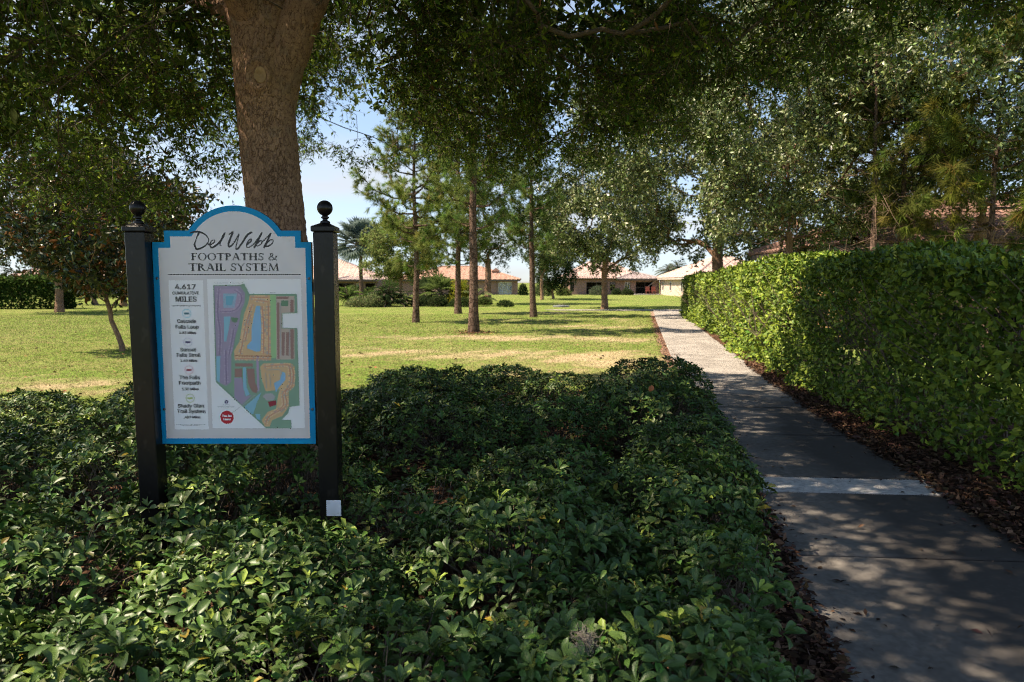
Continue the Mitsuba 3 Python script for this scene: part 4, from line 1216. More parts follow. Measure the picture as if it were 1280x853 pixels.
# ------------------------------------------------------------------ foreground shrubs
SHRUBS = [  # x, y, radius x, radius y, height
    (-2.55, 1.75, 0.62, 0.60, 0.50), (-1.55, 1.95, 0.66, 0.62, 0.47), (-0.55, 2.15, 0.64, 0.58, 0.43), (0.42, 2.35, 0.62, 0.60, 0.44), (1.02, 2.95, 0.50, 0.62, 0.45),
    (-2.15, 2.75, 0.66, 0.60, 0.55), (-1.05, 2.85, 0.64, 0.55, 0.47), (0.05, 3.25, 0.66, 0.62, 0.52), (1.05, 4.00, 0.62, 0.66, 0.50), (-3.15, 3.05, 0.66, 0.66, 0.55),
    (-2.35, 4.25, 0.62, 0.60, 0.64), (-0.55, 3.85, 0.58, 0.58, 0.42), (-1.45, 4.35, 0.66, 0.55, 0.68), (0.25, 4.45, 0.62, 0.60, 0.46), (1.30, 4.98, 0.50, 0.60, 0.52), (-3.45, 4.45, 0.70, 0.66, 0.52),
    (-0.55, 5.75, 0.78, 0.72, 0.60), (0.35, 6.05, 0.58, 0.70, 0.54), (1.25, 6.25, 0.80, 0.74, 0.62), (-1.25, 6.35, 0.66, 0.70, 0.58), (-4.35, 5.20, 0.72, 0.72, 0.50), (-3.25, 5.85, 0.80, 0.72, 0.52),
    (-0.95, 7.35, 0.85, 0.80, 0.62), (0.55, 7.55, 0.62, 0.72, 0.55), (1.60, 7.70, 0.72, 0.75, 0.68), (-0.05, 7.95, 0.66, 0.62, 0.55), (-2.45, 6.85, 0.80, 0.75, 0.58), (-4.70, 6.55, 0.80, 0.65, 0.48), (-5.75, 5.95, 0.80, 0.65, 0.46), (-3.7, 7.25, 0.75, 0.6, 0.50), (-1.75, 3.72, 0.50, 0.42, 0.52)]
SHRUB_LABELS = [
    'broad-leaved green shrub in the bottom left corner, in front of the left sign post', 'glossy green shrub at the bottom edge of the picture below the middle of the sign', 'low green shrub at the bottom edge with bare leaf litter showing beside it',
    'dense green shrub at the bottom edge between the litter gap and the walk', 'green shrub at the bottom beside the near end of the walk', 'shrub at the foot of the left sign post', 'sunlit shrub just in front of the right sign post and its white card',
    'green shrub right of the white card, in the second row from the front', 'shrub spilling toward the walk just in front of the pale strip', 'shrub at the left edge level with the sign posts', 'shrub under the sign panel between its two posts',
    'thin open shrub with bare brown stems right of the right sign post', 'shrub just behind the right sign post at the foot of the oak', 'shrub in front of the dark hollow in the middle of the bed', 'shrub at the walk level with the pale strip', 'shrub at the left picture edge behind the left post',
    'rounded shrub in the back mound right of the sign', 'shrub in the dark dip between the two back mounds', 'large dark shrub on the back right mound beside the walk', 'shrub at the back close behind the right sign post', 'yellowish sunlit shrub at the far left edge of the bed',
    'shrub seen left of the left post with star-like leaf whorls', 'rear shrub topping the long back mound right of the sign', 'thin shrub at the gap where the lawn shows between the back mounds', 'tall rear shrub topping the right mound by the walk', 'rear shrub left of the lawn gap',
    'shrub behind the sign left of the oak trunk', 'sunlit rear shrub bordering the left lawn', 'outermost shrub at the left edge bordering the lawn', 'rear shrub bordering the lawn just left of the left post', 'small shrub directly below the lower edge of the sign board']
rng = np.random.default_rng(31)


def shrub_height(s, x, y):
    q_ = ((x - s[0]) / s[2]) ** 2 + ((y - s[1]) / s[3]) ** 2
    return s[4] * np.maximum(1 - q_ ** 1.6, 0) ** 0.5


PALETTE = [(0.050, 0.096, 0.026), (0.062, 0.112, 0.029), (0.043, 0.084, 0.025), (0.078, 0.134, 0.032), (0.054, 0.098, 0.030), (0.16, 0.22, 0.035)]
for si, s in enumerate(SHRUBS):
    key = thing(CNT.key('shrub'), SHRUB_LABELS[si], 'shrub', 'shrubs in the planting bed')
    dist = math.hypot(s[0], s[1])
    fine = dist < 4.3
    sparse = {11: 0.42, 23: 0.5, 2: 0.66, 3: 0.9}.get(si, 1.0)
    n = int(s[2] * s[3] * 3.14 * (590 if fine else 480) * sparse)
    u = rng.random((n * 3, 2)) * 2 - 1
    u = u[(u ** 2).sum(1) < 1][:n]
    x, y = s[0] + u[:, 0] * s[2], s[1] + u[:, 1] * s[3]
    h = shrub_height(s, x, y)
    bump = meshkit.fbm(np.stack([x * 3.2, y * 3.2, x * 0 + si], -1), 2, 6)
    z_top = h * (0.82 + 0.36 * bump)
    depth = rng.random(len(x)) ** 2.3 * 0.30
    z_ = np.maximum(z_top - depth * (0.3 + h), 0.05)
    p = np.stack([x, y, z_], 1)
    others = np.max([shrub_height(o, x, y) for j, o in enumerate(SHRUBS) if j != si], axis=0)
    keep = (others < h + 0.10) & in_view(p, 1.15, 1.0) & (x < left_edge(y) - 0.02 - 0.25 * np.clip((5.2 - y) / 2.2, 0, 1) + 0.13 * rng.random(len(x)))
    keep &= ~((np.abs(np.abs(x + 1.441) - 0.48) < 0.052) & (np.abs(y - 3.55) < 0.055)) & ~((x > -1.01) & (x < -0.86) & (y > 3.20) & (y < 3.5) & (z_ > 0.33))
    hollow = meshkit.fbm(np.stack([x * 4.5, y * 4.5, z_ * 4.5 + si], -1), 2, 14)
    keep &= (hollow < 0.66) | (rng.random(len(x)) < 0.15)
    keep &= (x - OAKX) ** 2 + (y - OAKY) ** 2 > 0.29 ** 2
    p, z_top, depth = p[keep], z_top[keep], depth[keep]
    m_ = len(p)
    if m_ < 5:
        continue
    out = np.stack([(p[:, 0] - s[0]) / s[2] ** 2, (p[:, 1] - s[1]) / s[3] ** 2, np.full(m_, 0.75 / s[4])], 1)
    stem_d = unit(unit(out) * 0.75 + rand_unit(rng, m_) * 0.45 + [0, 0, 0.45])
    nlf = 7
    ga = (np.arange(nlf) * 2.4)[None] + rng.random((m_, 1)) * 6.28
    t1 = unit(np.cross(stem_d, rand_unit(rng, m_)))
    t2 = np.cross(stem_d, t1)
    rad = t1[:, None] * np.cos(ga)[..., None] + t2[:, None] * np.sin(ga)[..., None]
    lev = (np.arange(nlf) / (nlf - 1))[None, :, None]                         # outer leaves lie flat, inner ones stand up
    tilt = np.clip(0.10 + 0.62 * lev ** 1.6 + 0.18 * rng.normal(size=(m_, nlf, 1)), -0.3, 1.2)
    Aax = unit(rad * np.cos(tilt) + stem_d[:, None] * np.sin(tilt) + np.array([0, 0, 0.08]) + 0.12 * rng.normal(size=(m_, nlf, 3)))
    Nup = unit(stem_d[:, None] - rad * 0.35 + 0.22 * rng.normal(size=(m_, nlf, 3)))
    Pb = p[:, None] + stem_d[:, None] * (lev * 0.030 - 0.012) + rad * 0.004
    size = (0.065 if dist < 6 else 0.066) * (0.52 + 0.68 * rng.random((m_, 1))) * (1.12 - 0.55 * lev[..., 0] ** 2) * (0.85 + 0.3 * rng.random((m_, nlf)))
    P, A, N, L = Pb.reshape(-1, 3), Aax.reshape(-1, 3), Nup.reshape(-1, 3), size.reshape(-1)
    W = L * (0.40 + 0.10 * rng.random(len(L)))
    shade_tint = np.clip(1 + 0.22 * rng.normal(size=(m_, 1, 1)), 0.5, 1.6)
    C = np.array([0.064, 0.110, 0.025]) * np.repeat(shade_tint, nlf, 1).reshape(-1, 1) * (1 + 0.12 * rng.normal(size=(len(P), 3)))
    yng = np.repeat(rng.random(m_) < (0.10 if si not in (20, 27, 28, 21) else 0.30), nlf) & (np.tile(lev[0, :, 0], m_) > 0.45)
    C[yng] = np.array([0.20, 0.27, 0.045]) * (1 + 0.2 * rng.normal(size=(yng.sum(), 1)))
    odd = rng.random(len(P)) < 0.005
    C[odd] = np.array([0.26, 0.20, 0.03]) * (1 + 0.2 * rng.normal(size=(odd.sum(), 1)))
    C = np.clip(C, 0.006, 0.8)
    tm = LEAF_OVAL if fine else LEAF_MID
    rest = np.arange(len(P))
    if si < 9:
        dcam = np.linalg.norm(P - CAM, axis=1)
        seen = in_view(P, 0.93, -0.2) & (np.repeat(depth, nlf) < 0.05) & ~yng & ~odd & (P[:, 1] > 1.9 + 0.05 * (P[:, 2] < 0.2))
        face = np.abs((N * unit(CAM - P)).sum(1))
        score = np.where(seen, L / dcam * (0.3 + face), 0)
        o = np.argsort(-score)[:min(240, int(seen.sum()))]
        leaf_parts(key, (P[o], A[o], N[o], L[o] * 1.04, W[o] * 1.04), LEAF_FINE, 'mat_leaf_waxy', PALETTE[:5], rng)
        rest = np.setdiff1d(rest, o)
    m, c = leaf_mesh(tm, P[rest], A[rest], N[rest], L[rest], W[rest], C[rest])
    put(key + '__foliage', m, 'mat_leaf_waxy', True, color=c)
    labels[key + '__foliage'] = {'kind': 'stuff'}
    # woody stems from the root crown to the whorls
    sel = rng.random(m_) < (0.6 if fine else 0.4)
    q0 = np.stack([s[0] + (p[sel, 0] - s[0]) * 0.45 + 0.05 * rng.normal(size=sel.sum()), s[1] + (p[sel, 1] - s[1]) * 0.45 + 0.05 * rng.normal(size=sel.sum()), p[sel, 2] * 0.35], 1)
    q1 = q0 * 0.4 + p[sel] * 0.6 + 0.03 * rng.normal(size=(sel.sum(), 3)) - [0, 0, 0.02]
    root_ = np.array([[s[0], s[1], 0.0]]) + 0.12 * rng.normal(size=(sel.sum(), 3)) * [1, 1, 0]
    put(key + '__stems', cat_mesh([frusta(q1, p[sel], np.full(sel.sum(), .0028), np.full(sel.sum(), .0018), 3), frusta(q0, q1, np.full(sel.sum(), .0042), np.full(sel.sum(), .0028), 3),
                                   frusta(root_[::3], q0[::3], np.full(len(q0[::3]), .008), np.full(len(q0[::3]), .0045), 5)]), 'mat_stem', True)

# dry grey air-plant tuft caught in the shrubs, and a few coloured leaves lying on them
rng = np.random.default_rng(5)
k = thing('air_plant', 'dry grey tangle of air plant caught among the leaves at the bottom of the picture', 'plant')
m_ = 120
c0 = np.array([0.235, 2.10, 0.455])
a_ = c0 + 0.014 * rng.normal(size=(m_, 3)); b_ = a_ + rand_unit(rng, m_) * (0.018 + 0.026 * rng.random((m_, 1)))
d_ = b_ + rand_unit(rng, m_) * 0.02
put(k, cat_mesh([frusta(a_, b_, np.full(m_, .0011), np.full(m_, .0009), 3), frusta(b_, d_, np.full(m_, .0009), np.full(m_, .0005), 3)]), 'mat_air_plant', True)
principled('mat_air_plant', (0.15, 0.135, 0.115), 0.9)
k = thing('orange_leaf', 'single fallen orange leaf lying on the dark back shrub beside the walk', 'leaf')
m, c = leaf_mesh(LEAF_FINE, np.array([[1.19, 5.85, 0.655]]), np.array([[0.2, -0.5, 0.75]]), np.array([[0.1, -0.8, 0.4]]), np.array([0.075]), np.array([0.05]), np.array([[0.55, 0.20, 0.10]]))
put(k, m, 'mat_litter', True, color=c)


# ------------------------------------------------------------------ clipped hedges
def hedge(key, label, y0, y1, face, back, height, rng, leaf=0.092, tint=(0.098, 0.158, 0.021), young=(0.23, 0.305, 0.032), group=None, dens=1.0, n_parts=0, near_sparse=False, height_line=((0, 40), (1.9, 1.9))):
    """A clipped hedge along y: face(y) to face(y)+back, leaves in the outer layers, stems inside."""
    k = thing(key, label, 'hedge', group)
    n = int((y1 - y0) * (height * 1.15 + back + 0.9) * 900 * dens)
    yy_ = y0 + (y1 - y0) * rng.random(n)
    u = rng.random(n) * (height * 1.15 + back)
    onface = u < height * 1.15
    depth = rng.random(n) ** 1.5 * 0.42
    hz = np.interp(yy_, *height_line) - 0.04 + 0.24 * (meshkit.noise(np.stack([yy_ * 0.8, yy_ * 0, yy_ * 0], -1), 2) - 0.5) + 0.10 * (meshkit.noise(np.stack([yy_ * 3.5, u * 3, yy_ * 0], -1), 4) - 0.5)
    zf = np.clip(u / 1.15, 0, None)
    bulge = 0.50 * (meshkit.fbm(np.stack([yy_ * 1.5, zf * 1.5, yy_ * 0], -1), 3, 7) - 0.5) - 0.16 * np.clip(1 - zf / 0.6, 0, 1) ** 2
    fx = face(yy_)
    xs = np.where(onface, fx + bulge + depth, fx + (u - height * 1.15))
    zs = np.where(onface, np.minimum(zf, hz - 0.03), hz - depth * 0.8)
    rnd = np.clip((zs - (hz - 0.18)) / 0.18, 0, 1)                      # rounded shoulder
    xs = np.where(onface, xs + 0.10 * rnd ** 2, xs)
    nrm = np.where(onface[:, None], np.array([-0.9, -0.15, 0.35]) + rnd[:, None] * [0.4, 0, 0.6], np.array([-0.1, 0, 1.0]))
    if near_sparse:
        thin = (zs < 0.75 - 0.03 * yy_) & (rng.random(n) < 0.25) & (yy_ < 9)
    else:
        thin = np.zeros(n, bool)
    hol = meshkit.fbm(np.stack([xs * 2.6, yy_ * 2.6, zs * 2.6], -1), 2, 9)
    thin |= (hol > 0.615) & (depth < 0.22) & (rng.random(n) < 0.85)
    # the ends
    ne = int(height * back * 1100 * dens)
    P = np.stack([xs, yy_, zs], 1)[~thin]
    nrm = nrm[~thin]
    dep = depth[~thin]
    for ye, sg in ((y0, -1), (y1, 1)):
        e_ = np.stack([face(np.full(ne, ye)) + rng.random(ne) * back, ye - sg * (rng.random(ne) ** 1.5 * 0.35) + 0.04 * rng.normal(size=ne), 0.05 + rng.random(ne) * height], 1)
        P = np.vstack([P, e_]); nrm = np.vstack([nrm, np.tile([0, sg * 0.9, 0.4], (ne, 1))]); dep = np.append(dep, np.full(ne, 0.2))
    ok = in_view(P, 1.2, 1.0)
    P, nrm, dep = P[ok], nrm[ok], dep[ok]
    n = len(P)
    A = unit(nrm * 0.35 + rand_unit(rng, n) * 0.9 + [0, 0, 0.10])
    N = unit(nrm * 0.9 + rand_unit(rng, n) * 0.75 + [0, 0, 0.25])
    dist = np.linalg.norm(P - CAM, axis=1)
    L = leaf * (0.65 + 0.6 * rng.random(n)) * (1 + 0.25 * np.clip((dist - 12) / 15, 0, 1))
    W = L * (0.42 + 0.14 * rng.random(n))
    C = tints(rng, n, tint, 0.25, young, 0.14)
    fresh = (dep < 0.06) & (rng.random(n) < 0.45)
    C[fresh] = np.array(young) * (0.7 + 0.3 * rng.random((fresh.sum(), 1)))
    sel = dist < 13
    rest = np.arange(n)
    if n_parts:
        seen = in_view(P, 0.95, -0.2) & (dep < 0.04) & sel & ~fresh
        o = np.argsort(-np.where(seen, L / dist * (0.3 + np.abs((N * unit(CAM - P)).sum(1))), 0))[:n_parts]
        leaf_parts(k, (P[o], A[o], N[o], L[o], W[o]), LEAF_OVAL, 'mat_leaf_hedge', [tint, tuple(0.8 * q for q in tint), tuple(1.2 * q for q in tint), young], rng)
        sel[o] = False
        rest = np.setdiff1d(rest, o)
    far = ~(dist < 13)
    parts = []
    if sel.any():
        parts.append(leaf_mesh(LEAF_MID, P[sel], A[sel], N[sel], L[sel], W[sel], C[sel]))
    if far.any():
        parts.append(leaf_mesh(LEAF_LOW, P[far], A[far], N[far], L[far], W[far], C[far]))
    m, c = parts[0] if len(parts) == 1 else join(*parts)
    put(k + '__foliage', m, 'mat_leaf_hedge', True, color=c)
    labels[k + '__foliage'] = {'kind': 'stuff'}
    # stems: a fan of branches from each root, and an inner twig mass
    fr, to, ra = [], [], []
    for y in np.arange(y0 + 0.2, y1 - 0.1, 0.55):
        x0 = float(face(np.array([y]))[0]) + back * 0.5
        for _ in range(9):
            a_ = np.array([x0 + 0.1 * rng.normal(), y + 0.1 * rng.normal(), 0])
            b_ = a_ + np.array([0.22 * rng.normal(), 0.25 * rng.normal(), height * (0.25 + 0.2 * rng.random())])
            fr.append(a_); to.append(b_); ra.append(0.014)
            for _ in range(4):
                c_ = b_ + np.array([0.30 * rng.normal() - 0.1, 0.32 * rng.normal(), height * (0.1 + 0.42 * rng.random())])
                c_[2] = min(c_[2], height - 0.12)
                fr.append(b_); to.append(c_); ra.append(0.007)
    ra = np.array(ra)
    put(k + '__stems', frusta(np.array(fr), np.array(to), ra, ra * 0.5, 5), 'mat_stem', True)
    return k


rng = np.random.default_rng(41)
hedge('clipped_hedge', 'long tall clipped green hedge along the right side of the walk, nearest the viewer', 1.2, 16.2, hedge_face, 1.05, 1.90, rng, n_parts=240, near_sparse=True, height_line=((1, 5, 6.8, 11, 17), (1.78, 1.83, 1.89, 2.03, 2.03)))
hedge('clipped_hedge_001', 'farther clipped hedge section past a small step, narrowing toward the far end of the walk', 16.7, 32.5, lambda y: hedge_face(y) + 0.30, 1.05, 1.84, rng, dens=0.85, tint=(0.095, 0.150, 0.021), height_line=((16, 20, 33), (1.97, 1.97, 1.80)))


def hedge_x(key, label, x0, x1, y, depth, height, rng, tint):
    """A clipped hedge running across, its face toward the viewer."""
    k = thing(key, label, 'hedge')
    n = int((x1 - x0) * (height + depth) * 260)
    xs = x0 + (x1 - x0) * rng.random(n); u = rng.random(n) * (height + depth); face = u < height
    d_ = rng.random(n) ** 1.5 * 0.3
    P = np.stack([xs, np.where(face, y + d_ + 0.1 * meshkit.noise(np.stack([xs, u, xs * 0], -1) * 1.5, 3), y + (u - height)), np.where(face, u, height - d_ * 0.6 + 0.08 * rng.normal(size=n))], 1)
    e = int(depth * height * 420)
    P = np.vstack([P, np.stack([np.full(e, x1) - 0.3 * rng.random(e) ** 2, y + depth * rng.random(e), height * rng.random(e)], 1)])
    n = len(P)
    N = unit(rand_unit(rng, n) + [0, -0.5, 0.6])
    L = 0.22 * (0.7 + 0.6 * rng.random(n))
    m, c = leaf_mesh(LEAF_LOW, P, rand_unit(rng, n), N, L, L * 0.6, tints(rng, n, tint, 0.25))
    put(k + '__foliage', m, 'mat_leaf', True, color=c)
    labels[k + '__foliage'] = {'kind': 'stuff'}
    xs_ = np.arange(x0 + 0.3, x1, 0.6)
    a_ = np.stack([xs_, xs_ * 0 + y + depth / 2, xs_ * 0], 1); b_ = a_ + np.array([0.1, 0, height * 0.8])
    put(k + '__stems', frusta(a_, b_, np.full(len(a_), .04), np.full(len(a_), .015), 5), 'mat_stem', True)


hedge_x('square_hedge', 'square-cut dark green hedge across the lawn at the left edge of the picture', -36, -26.9, 40.5, 1.6, 1.80, rng, (0.05, 0.085, 0.022))
hedge_x('low_far_hedge', 'low far hedge row in front of the pale house wall on the left', -60, -38, 72, 1.2, 1.5, rng, (0.06, 0.09, 0.025))


# ------------------------------------------------------------------ pines
def pine(key, label, x, y, h, r0, z_crown, spread, rng, tint, group=None, lean=(0, 0), tufts=1.0, needle=0.22, droop=0.15, dead_low=False, gap=0.0, width=0.011):
    k = thing(key, label, 'pine tree', group)
    line = trunk_line(x, y, -0.05, h, rng, 16, lean, 0.018)
    put(k + '__trunk', trunk_mesh(line, r0, 0.02, 14, 0.30), 'mat_pine_bark', 50)
    at = lambda z: np.array([np.interp(z, line[:, 2], line[:, j]) for j in range(3)])
    fr, to, ra, rb = [], [], [], []
    tp, td = [], []
    z = z_crown
    while z < h - 0.25:
        t = (z - z_crown) / (h - z_crown)
        reach = spread * (0.55 + 0.75 * t if t < 0.35 else 0.95 * (1 - t) ** 0.65 + 0.08) * (0.75 + 0.5 * rng.random())
        nb = rng.integers(2, 5)
        a0 = rng.random() * 6.28
        for j in range(nb):
            a_ = a0 + j * 6.28 / nb + rng.normal() * 0.35
            L = reach * (0.6 + 0.55 * rng.random())
            d0 = np.array([math.cos(a_), math.sin(a_), 0.10 + 0.5 * t])
            p0 = at(z + 0.1 * rng.normal())
            P = [p0 + d0 / np.linalg.norm(d0) * L * s_ + np.array([0, 0, 0.20 * L * s_ ** 2 - 0.10 * L * math.sin(3.1 * s_)]) + rng.normal(size=3) * 0.03 * L for s_ in (0, .33, .66, 1.0)]
            rr = 0.012 + 0.016 * L
            for s_ in range(3):
                fr.append(P[s_]); to.append(P[s_ + 1]); ra.append(rr * (1 - 0.28 * s_)); rb.append(rr * (1 - 0.28 * (s_ + 1)))
            ns = max(3, int(L * 6 * tufts))
            for s_ in range(ns):
                f_ = 0.30 + 0.70 * (s_ + rng.random()) / ns
                q = P[int(min(f_ * 3, 2.99))] + (P[int(min(f_ * 3, 2.99)) + 1] - P[int(min(f_ * 3, 2.99))]) * (f_ * 3 % 1)
                dd_ = unit(d0 * 0.6 + rng.normal(size=3) * 0.55 + [0, 0, 0.35])
                e = q + dd_ * (0.18 + 0.35 * rng.random()) * min(1.0, 0.5 + L * 0.3)
                fr.append(q); to.append(e); ra.append(0.007); rb.append(0.005)
                tp.append(e); td.append(dd_)
            tp.append(P[3]); td.append(unit(P[3] - P[2]))
        z += (0.34 + 0.26 * rng.random()) * (1 + gap)
    for s_ in range(5):
        tp.append(at(h) + np.array([0, 0, 0.1 * s_])); td.append(unit(np.array([rng.normal() * .4, rng.normal() * .4, 1])))
    put(k + '__branches', frusta(fr, to, ra, rb, 5), 'mat_pine_bark', True)
    tp, td = np.array(tp), np.array(td)
    nn = 52
    B = np.repeat(tp, nn, 0); D = np.repeat(td, nn, 0)
    back = rng.random((len(B), 1))
    B = B - D * back * 0.16
    A = unit(D * (0.75 + 0.4 * rng.random((len(B), 1))) + rand_unit(rng, len(B)) * 0.85 + [0, 0, -droop])
    Ln = needle * (0.7 + 0.5 * rng.random((len(B), 1)))
    S = unit(np.cross(A, rand_unit(rng, len(B)))) * width
    mid = B + A * Ln * 0.55
    end = B + A * Ln + np.array([0, 0, -1]) * Ln * 0.10
    v = np.stack([B - S * 0.75, B + S * 0.75, end], 1)
    f = np.array([[0, 1, 2]])
    C = tints(rng, len(tp), tint, 0.18)
    m = (v.reshape(-1, 3), (f[None] + (np.arange(len(B)) * 3)[:, None, None]).reshape(-1, 3))
    put(k + '__crown', m, 'mat_leaf_soft', False, color=np.repeat(C, nn * 3, 0))
    labels[k + '__crown'] = {'kind': 'stuff'}
    if dead_low:
        p0, p1, p2 = [], [], []
        for _ in range(48):
            zz = 1.2 + rng.random() * (z_crown + 0.6 - 1.2); a_ = rng.random() * 6.28; L = 0.35 + rng.random() * 1.0
            d0 = np.array([math.cos(a_), math.sin(a_), 0.55 * rng.normal()])
            s0 = at(zz); p0.append(s0); p1.append(s0 + d0 * L)
            for _ in range(5):
                q = s0 + d0 * L * (0.3 + 0.7 * rng.random()); p2.append((q, q + rand_unit(rng, 1)[0] * 0.28))
        p2 = np.array(p2)
        put(k + '__dead_twigs', cat_mesh([frusta(p0, p1, np.full(len(p0), .007), np.full(len(p0), .002), 4), frusta(p2[:, 0], p2[:, 1], np.full(len(p2), .004), np.full(len(p2), .002), 3)]), 'mat_dead_twig', True)
        labels[k + '__dead_twigs'] = {'label': 'bare brown dead lower twigs'}
    return k


PT = (0.145, 0.20, 0.055)
rng = np.random.default_rng(52)
pine('pine_tree', 'tallest nearest pine with thick trunk in the middle of the lawn', -1.22, 21.7, 11.5, 0.16, 3.4, 2.3, rng, PT, 'pines on the lawn', tufts=2.0)
pine('pine_tree_001', 'pine with slender trunk left of the nearest pine, leftmost of the lawn pines', -3.84, 27.2, 9.2, 0.135, 2.3, 2.6, rng, (0.215, 0.27, 0.075), 'pines on the lawn', tufts=3.0)
pine('pine_tree_002', 'pine just behind and left of the nearest pine trunk', -2.75, 34.8, 10.5, 0.17, 2.6, 2.7, rng, (0.195, 0.25, 0.068), 'pines on the lawn', tufts=3.0)
pine('pine_tree_003', 'slim dark-trunked pine standing right of the nearest pine', 1.0, 31.5, 10.5, 0.15, 3.2, 2.2, rng, (0.14, 0.205, 0.06), 'pines on the lawn', tufts=2.8)
pine('pine_tree_004', 'young pine behind the hedge, left one of the pair before the tan house', 7.95, 15.2, 6.6, 0.085, 3.4, 1.5, rng, (0.11, 0.13, 0.035), 'young pines behind the hedge', dead_low=True)
pine('pine_tree_005', 'young pine behind the hedge, right one of the pair before the tan house', 8.75, 15.4, 6.4, 0.085, 2.9, 1.6, rng, (0.15, 0.17, 0.042), 'young pines behind the hedge', dead_low=True, needle=0.25, droop=0.5, tufts=2.2)
pine('pine_tree_006', 'yellow-green drooping pine behind the hedge near the right edge of the picture', 9.75, 14.0, 6.5, 0.08, 2.2, 2.5, rng, (0.17, 0.19, 0.042), 'young pines behind the hedge', dead_low=True, needle=0.27, droop=0.6, tufts=2.4)
pine('pine_tree_007', 'thin young pine with bare lower twigs behind the hedge near the oak trunk', 8.55, 22.0, 6.2, 0.07, 3.3, 1.3, rng, (0.10, 0.12, 0.035), 'young pines behind the hedge', dead_low=True)

# ------------------------------------------------------------------ other trees
rng = np.random.default_rng(61)
OAK = (0.060, 0.088, 0.034)
broadleaf('lawn_oak', 'round-crowned oak standing alone on the lawn in front of the porch house', 'tree', 5.55, 41, 3.2, 0.19, (5.5, 41, 6.0), (4.6, 4.4, 3.7), 900, 0.175, rng, (0.122, 0.154, 0.054), n_sub=7, n_leaf=8, sub_len=0.55, clump=1.3, thr=0.50, seed=3, young=(0.15, 0.18, 0.07), p_young=0.18, wid=0.5, mat='mat_leaf_oak', jitter=0.42)
broadleaf('hedge_oak', 'tall spreading oak whose trunk rises behind the far hedge section', 'tree', 8.95, 29.6, 4.2, 0.26, (8.9, 29, 8.2), (6.4, 5.6, 6.0), 1400, 0.185, rng, (0.122, 0.152, 0.052), n_sub=7, n_leaf=8, sub_len=0.6, clump=1.6, thr=0.51, seed=5, young=(0.14, 0.17, 0.07), p_young=0.18, wid=0.5, mat='mat_leaf_oak', jitter=0.42)
broadleaf('leaning_oak', 'mid-sized oak with pale sunlit leaves close behind the hedge', 'tree', 7.15, 17.8, 2.9, 0.10, (7.7, 17.6, 5.6), (3.4, 3.0, 3.5), 1050, 0.108, rng, (0.122, 0.156, 0.052), n_sub=8, n_leaf=8, sub_len=0.42, clump=1.15, thr=0.50, seed=7, young=(0.15, 0.18, 0.075), p_young=0.2, wid=0.46, mat='mat_leaf_oak', jitter=0.42)
broadleaf('right_oak', 'broad oak over the tan house at the right edge of the picture', 'tree', 11.4, 17.0, 3.2, 0.16, (11.3, 16.4, 6.4), (4.8, 4.0, 4.0), 1350, 0.118, rng, (0.122, 0.156, 0.050), low=-0.72, n_sub=8, n_leaf=8, sub_len=0.45, clump=1.3, thr=0.51, seed=9, young=(0.15, 0.18, 0.07), p_young=0.18, wid=0.46, mat='mat_leaf_oak', jitter=0.42)
broadleaf('middle_oak', 'stout forked tree behind the pines, its dark trunk beside the low round bush', 'tree', -1.75, 50, 3.3, 0.25, (-1.6, 50, 6.6), (3.6, 3.2, 3.8), 700, 0.17, rng, (0.09, 0.125, 0.045), n_sub=4, n_leaf=8, sub_len=0.6, clump=1.3, thr=0.47, seed=15, wid=0.45)
broadleaf('pale_round_tree', 'rounded light green tree behind the leftmost lawn pine', 'tree', -8.3, 51, 1.9, 0.13, (-8.1, 51, 4.1), (3.1, 2.8, 2.5), 620, 0.17, rng, (0.17, 0.21, 0.07), n_sub=6, n_leaf=8, sub_len=0.5, clump=1.0, thr=0.40, seed=17, young=(0.22, 0.26, 0.09), p_young=0.25, wid=0.5)
broadleaf('dark_round_tree', 'dark rounded tree beside the porch house on its left', 'tree', 4.0, 66, 1.0, 0.12, (4.1, 66, 3.0), (2.0, 2.0, 2.5), 330, 0.18, rng, (0.045, 0.07, 0.028), n_sub=5, n_leaf=8, sub_len=0.5, clump=0.9, thr=0.38, seed=19, wid=0.5)
broadleaf('behind_pine_tree', 'soft green tree filling the gap between the thin pine and the lawn oak', 'tree', 2.7, 62, 2.2, 0.15, (2.9, 62, 5.6), (2.6, 2.4, 3.0), 330, 0.19, rng, (0.10, 0.135, 0.05), n_sub=4, n_leaf=8, sub_len=0.55, clump=1.1, thr=0.45, seed=23, wid=0.5)
mg = dict(mat='mat_magnolia', tmpl=LEAF_MID, wid=0.46, young=(0.10, 0.12, 0.04), p_young=0.08, jitter=0.3, flat=0.15)
MAG = (0.028, 0.048, 0.018)
broadleaf('magnolia_tree', 'magnolia with rust-brown leaf undersides behind the left sign post, on a thin bent trunk', 'tree', -9.05, 15.8, 1.5, 0.055, (-9.3, 15.8, 3.0), (2.2, 1.8, 1.75), 560, 0.17, rng, MAG, n_sub=3, n_leaf=6, sub_len=0.34, clump=0.7, thr=0.40, seed=25, lean=(-0.55, 0.1), trunk_n=9, **mg)
broadleaf('magnolia_tree_001', 'larger dark magnolia whose straight trunk stands by the square hedge', 'tree', -24.2, 36.5, 3.0, 0.20, (-23.6, 36, 6.0), (4.6, 3.6, 4.0), 600, 0.26, rng, (0.035, 0.052, 0.02), n_sub=4, n_leaf=6, sub_len=0.6, clump=1.2, thr=0.42, seed=27, **mg)
broadleaf('leaning_far_tree', 'thin leaning tree on the far left lawn between magnolia trunk and post', 'tree', -29.5, 48.5, 3.0, 0.13, (-30.5, 48.5, 5.2), (3.2, 3.0, 2.9), 300, 0.24, rng, OAK, n_sub=4, n_leaf=8, sub_len=0.6, clump=1.2, thr=0.42, seed=29, lean=(-1.3, 0), wid=0.5)
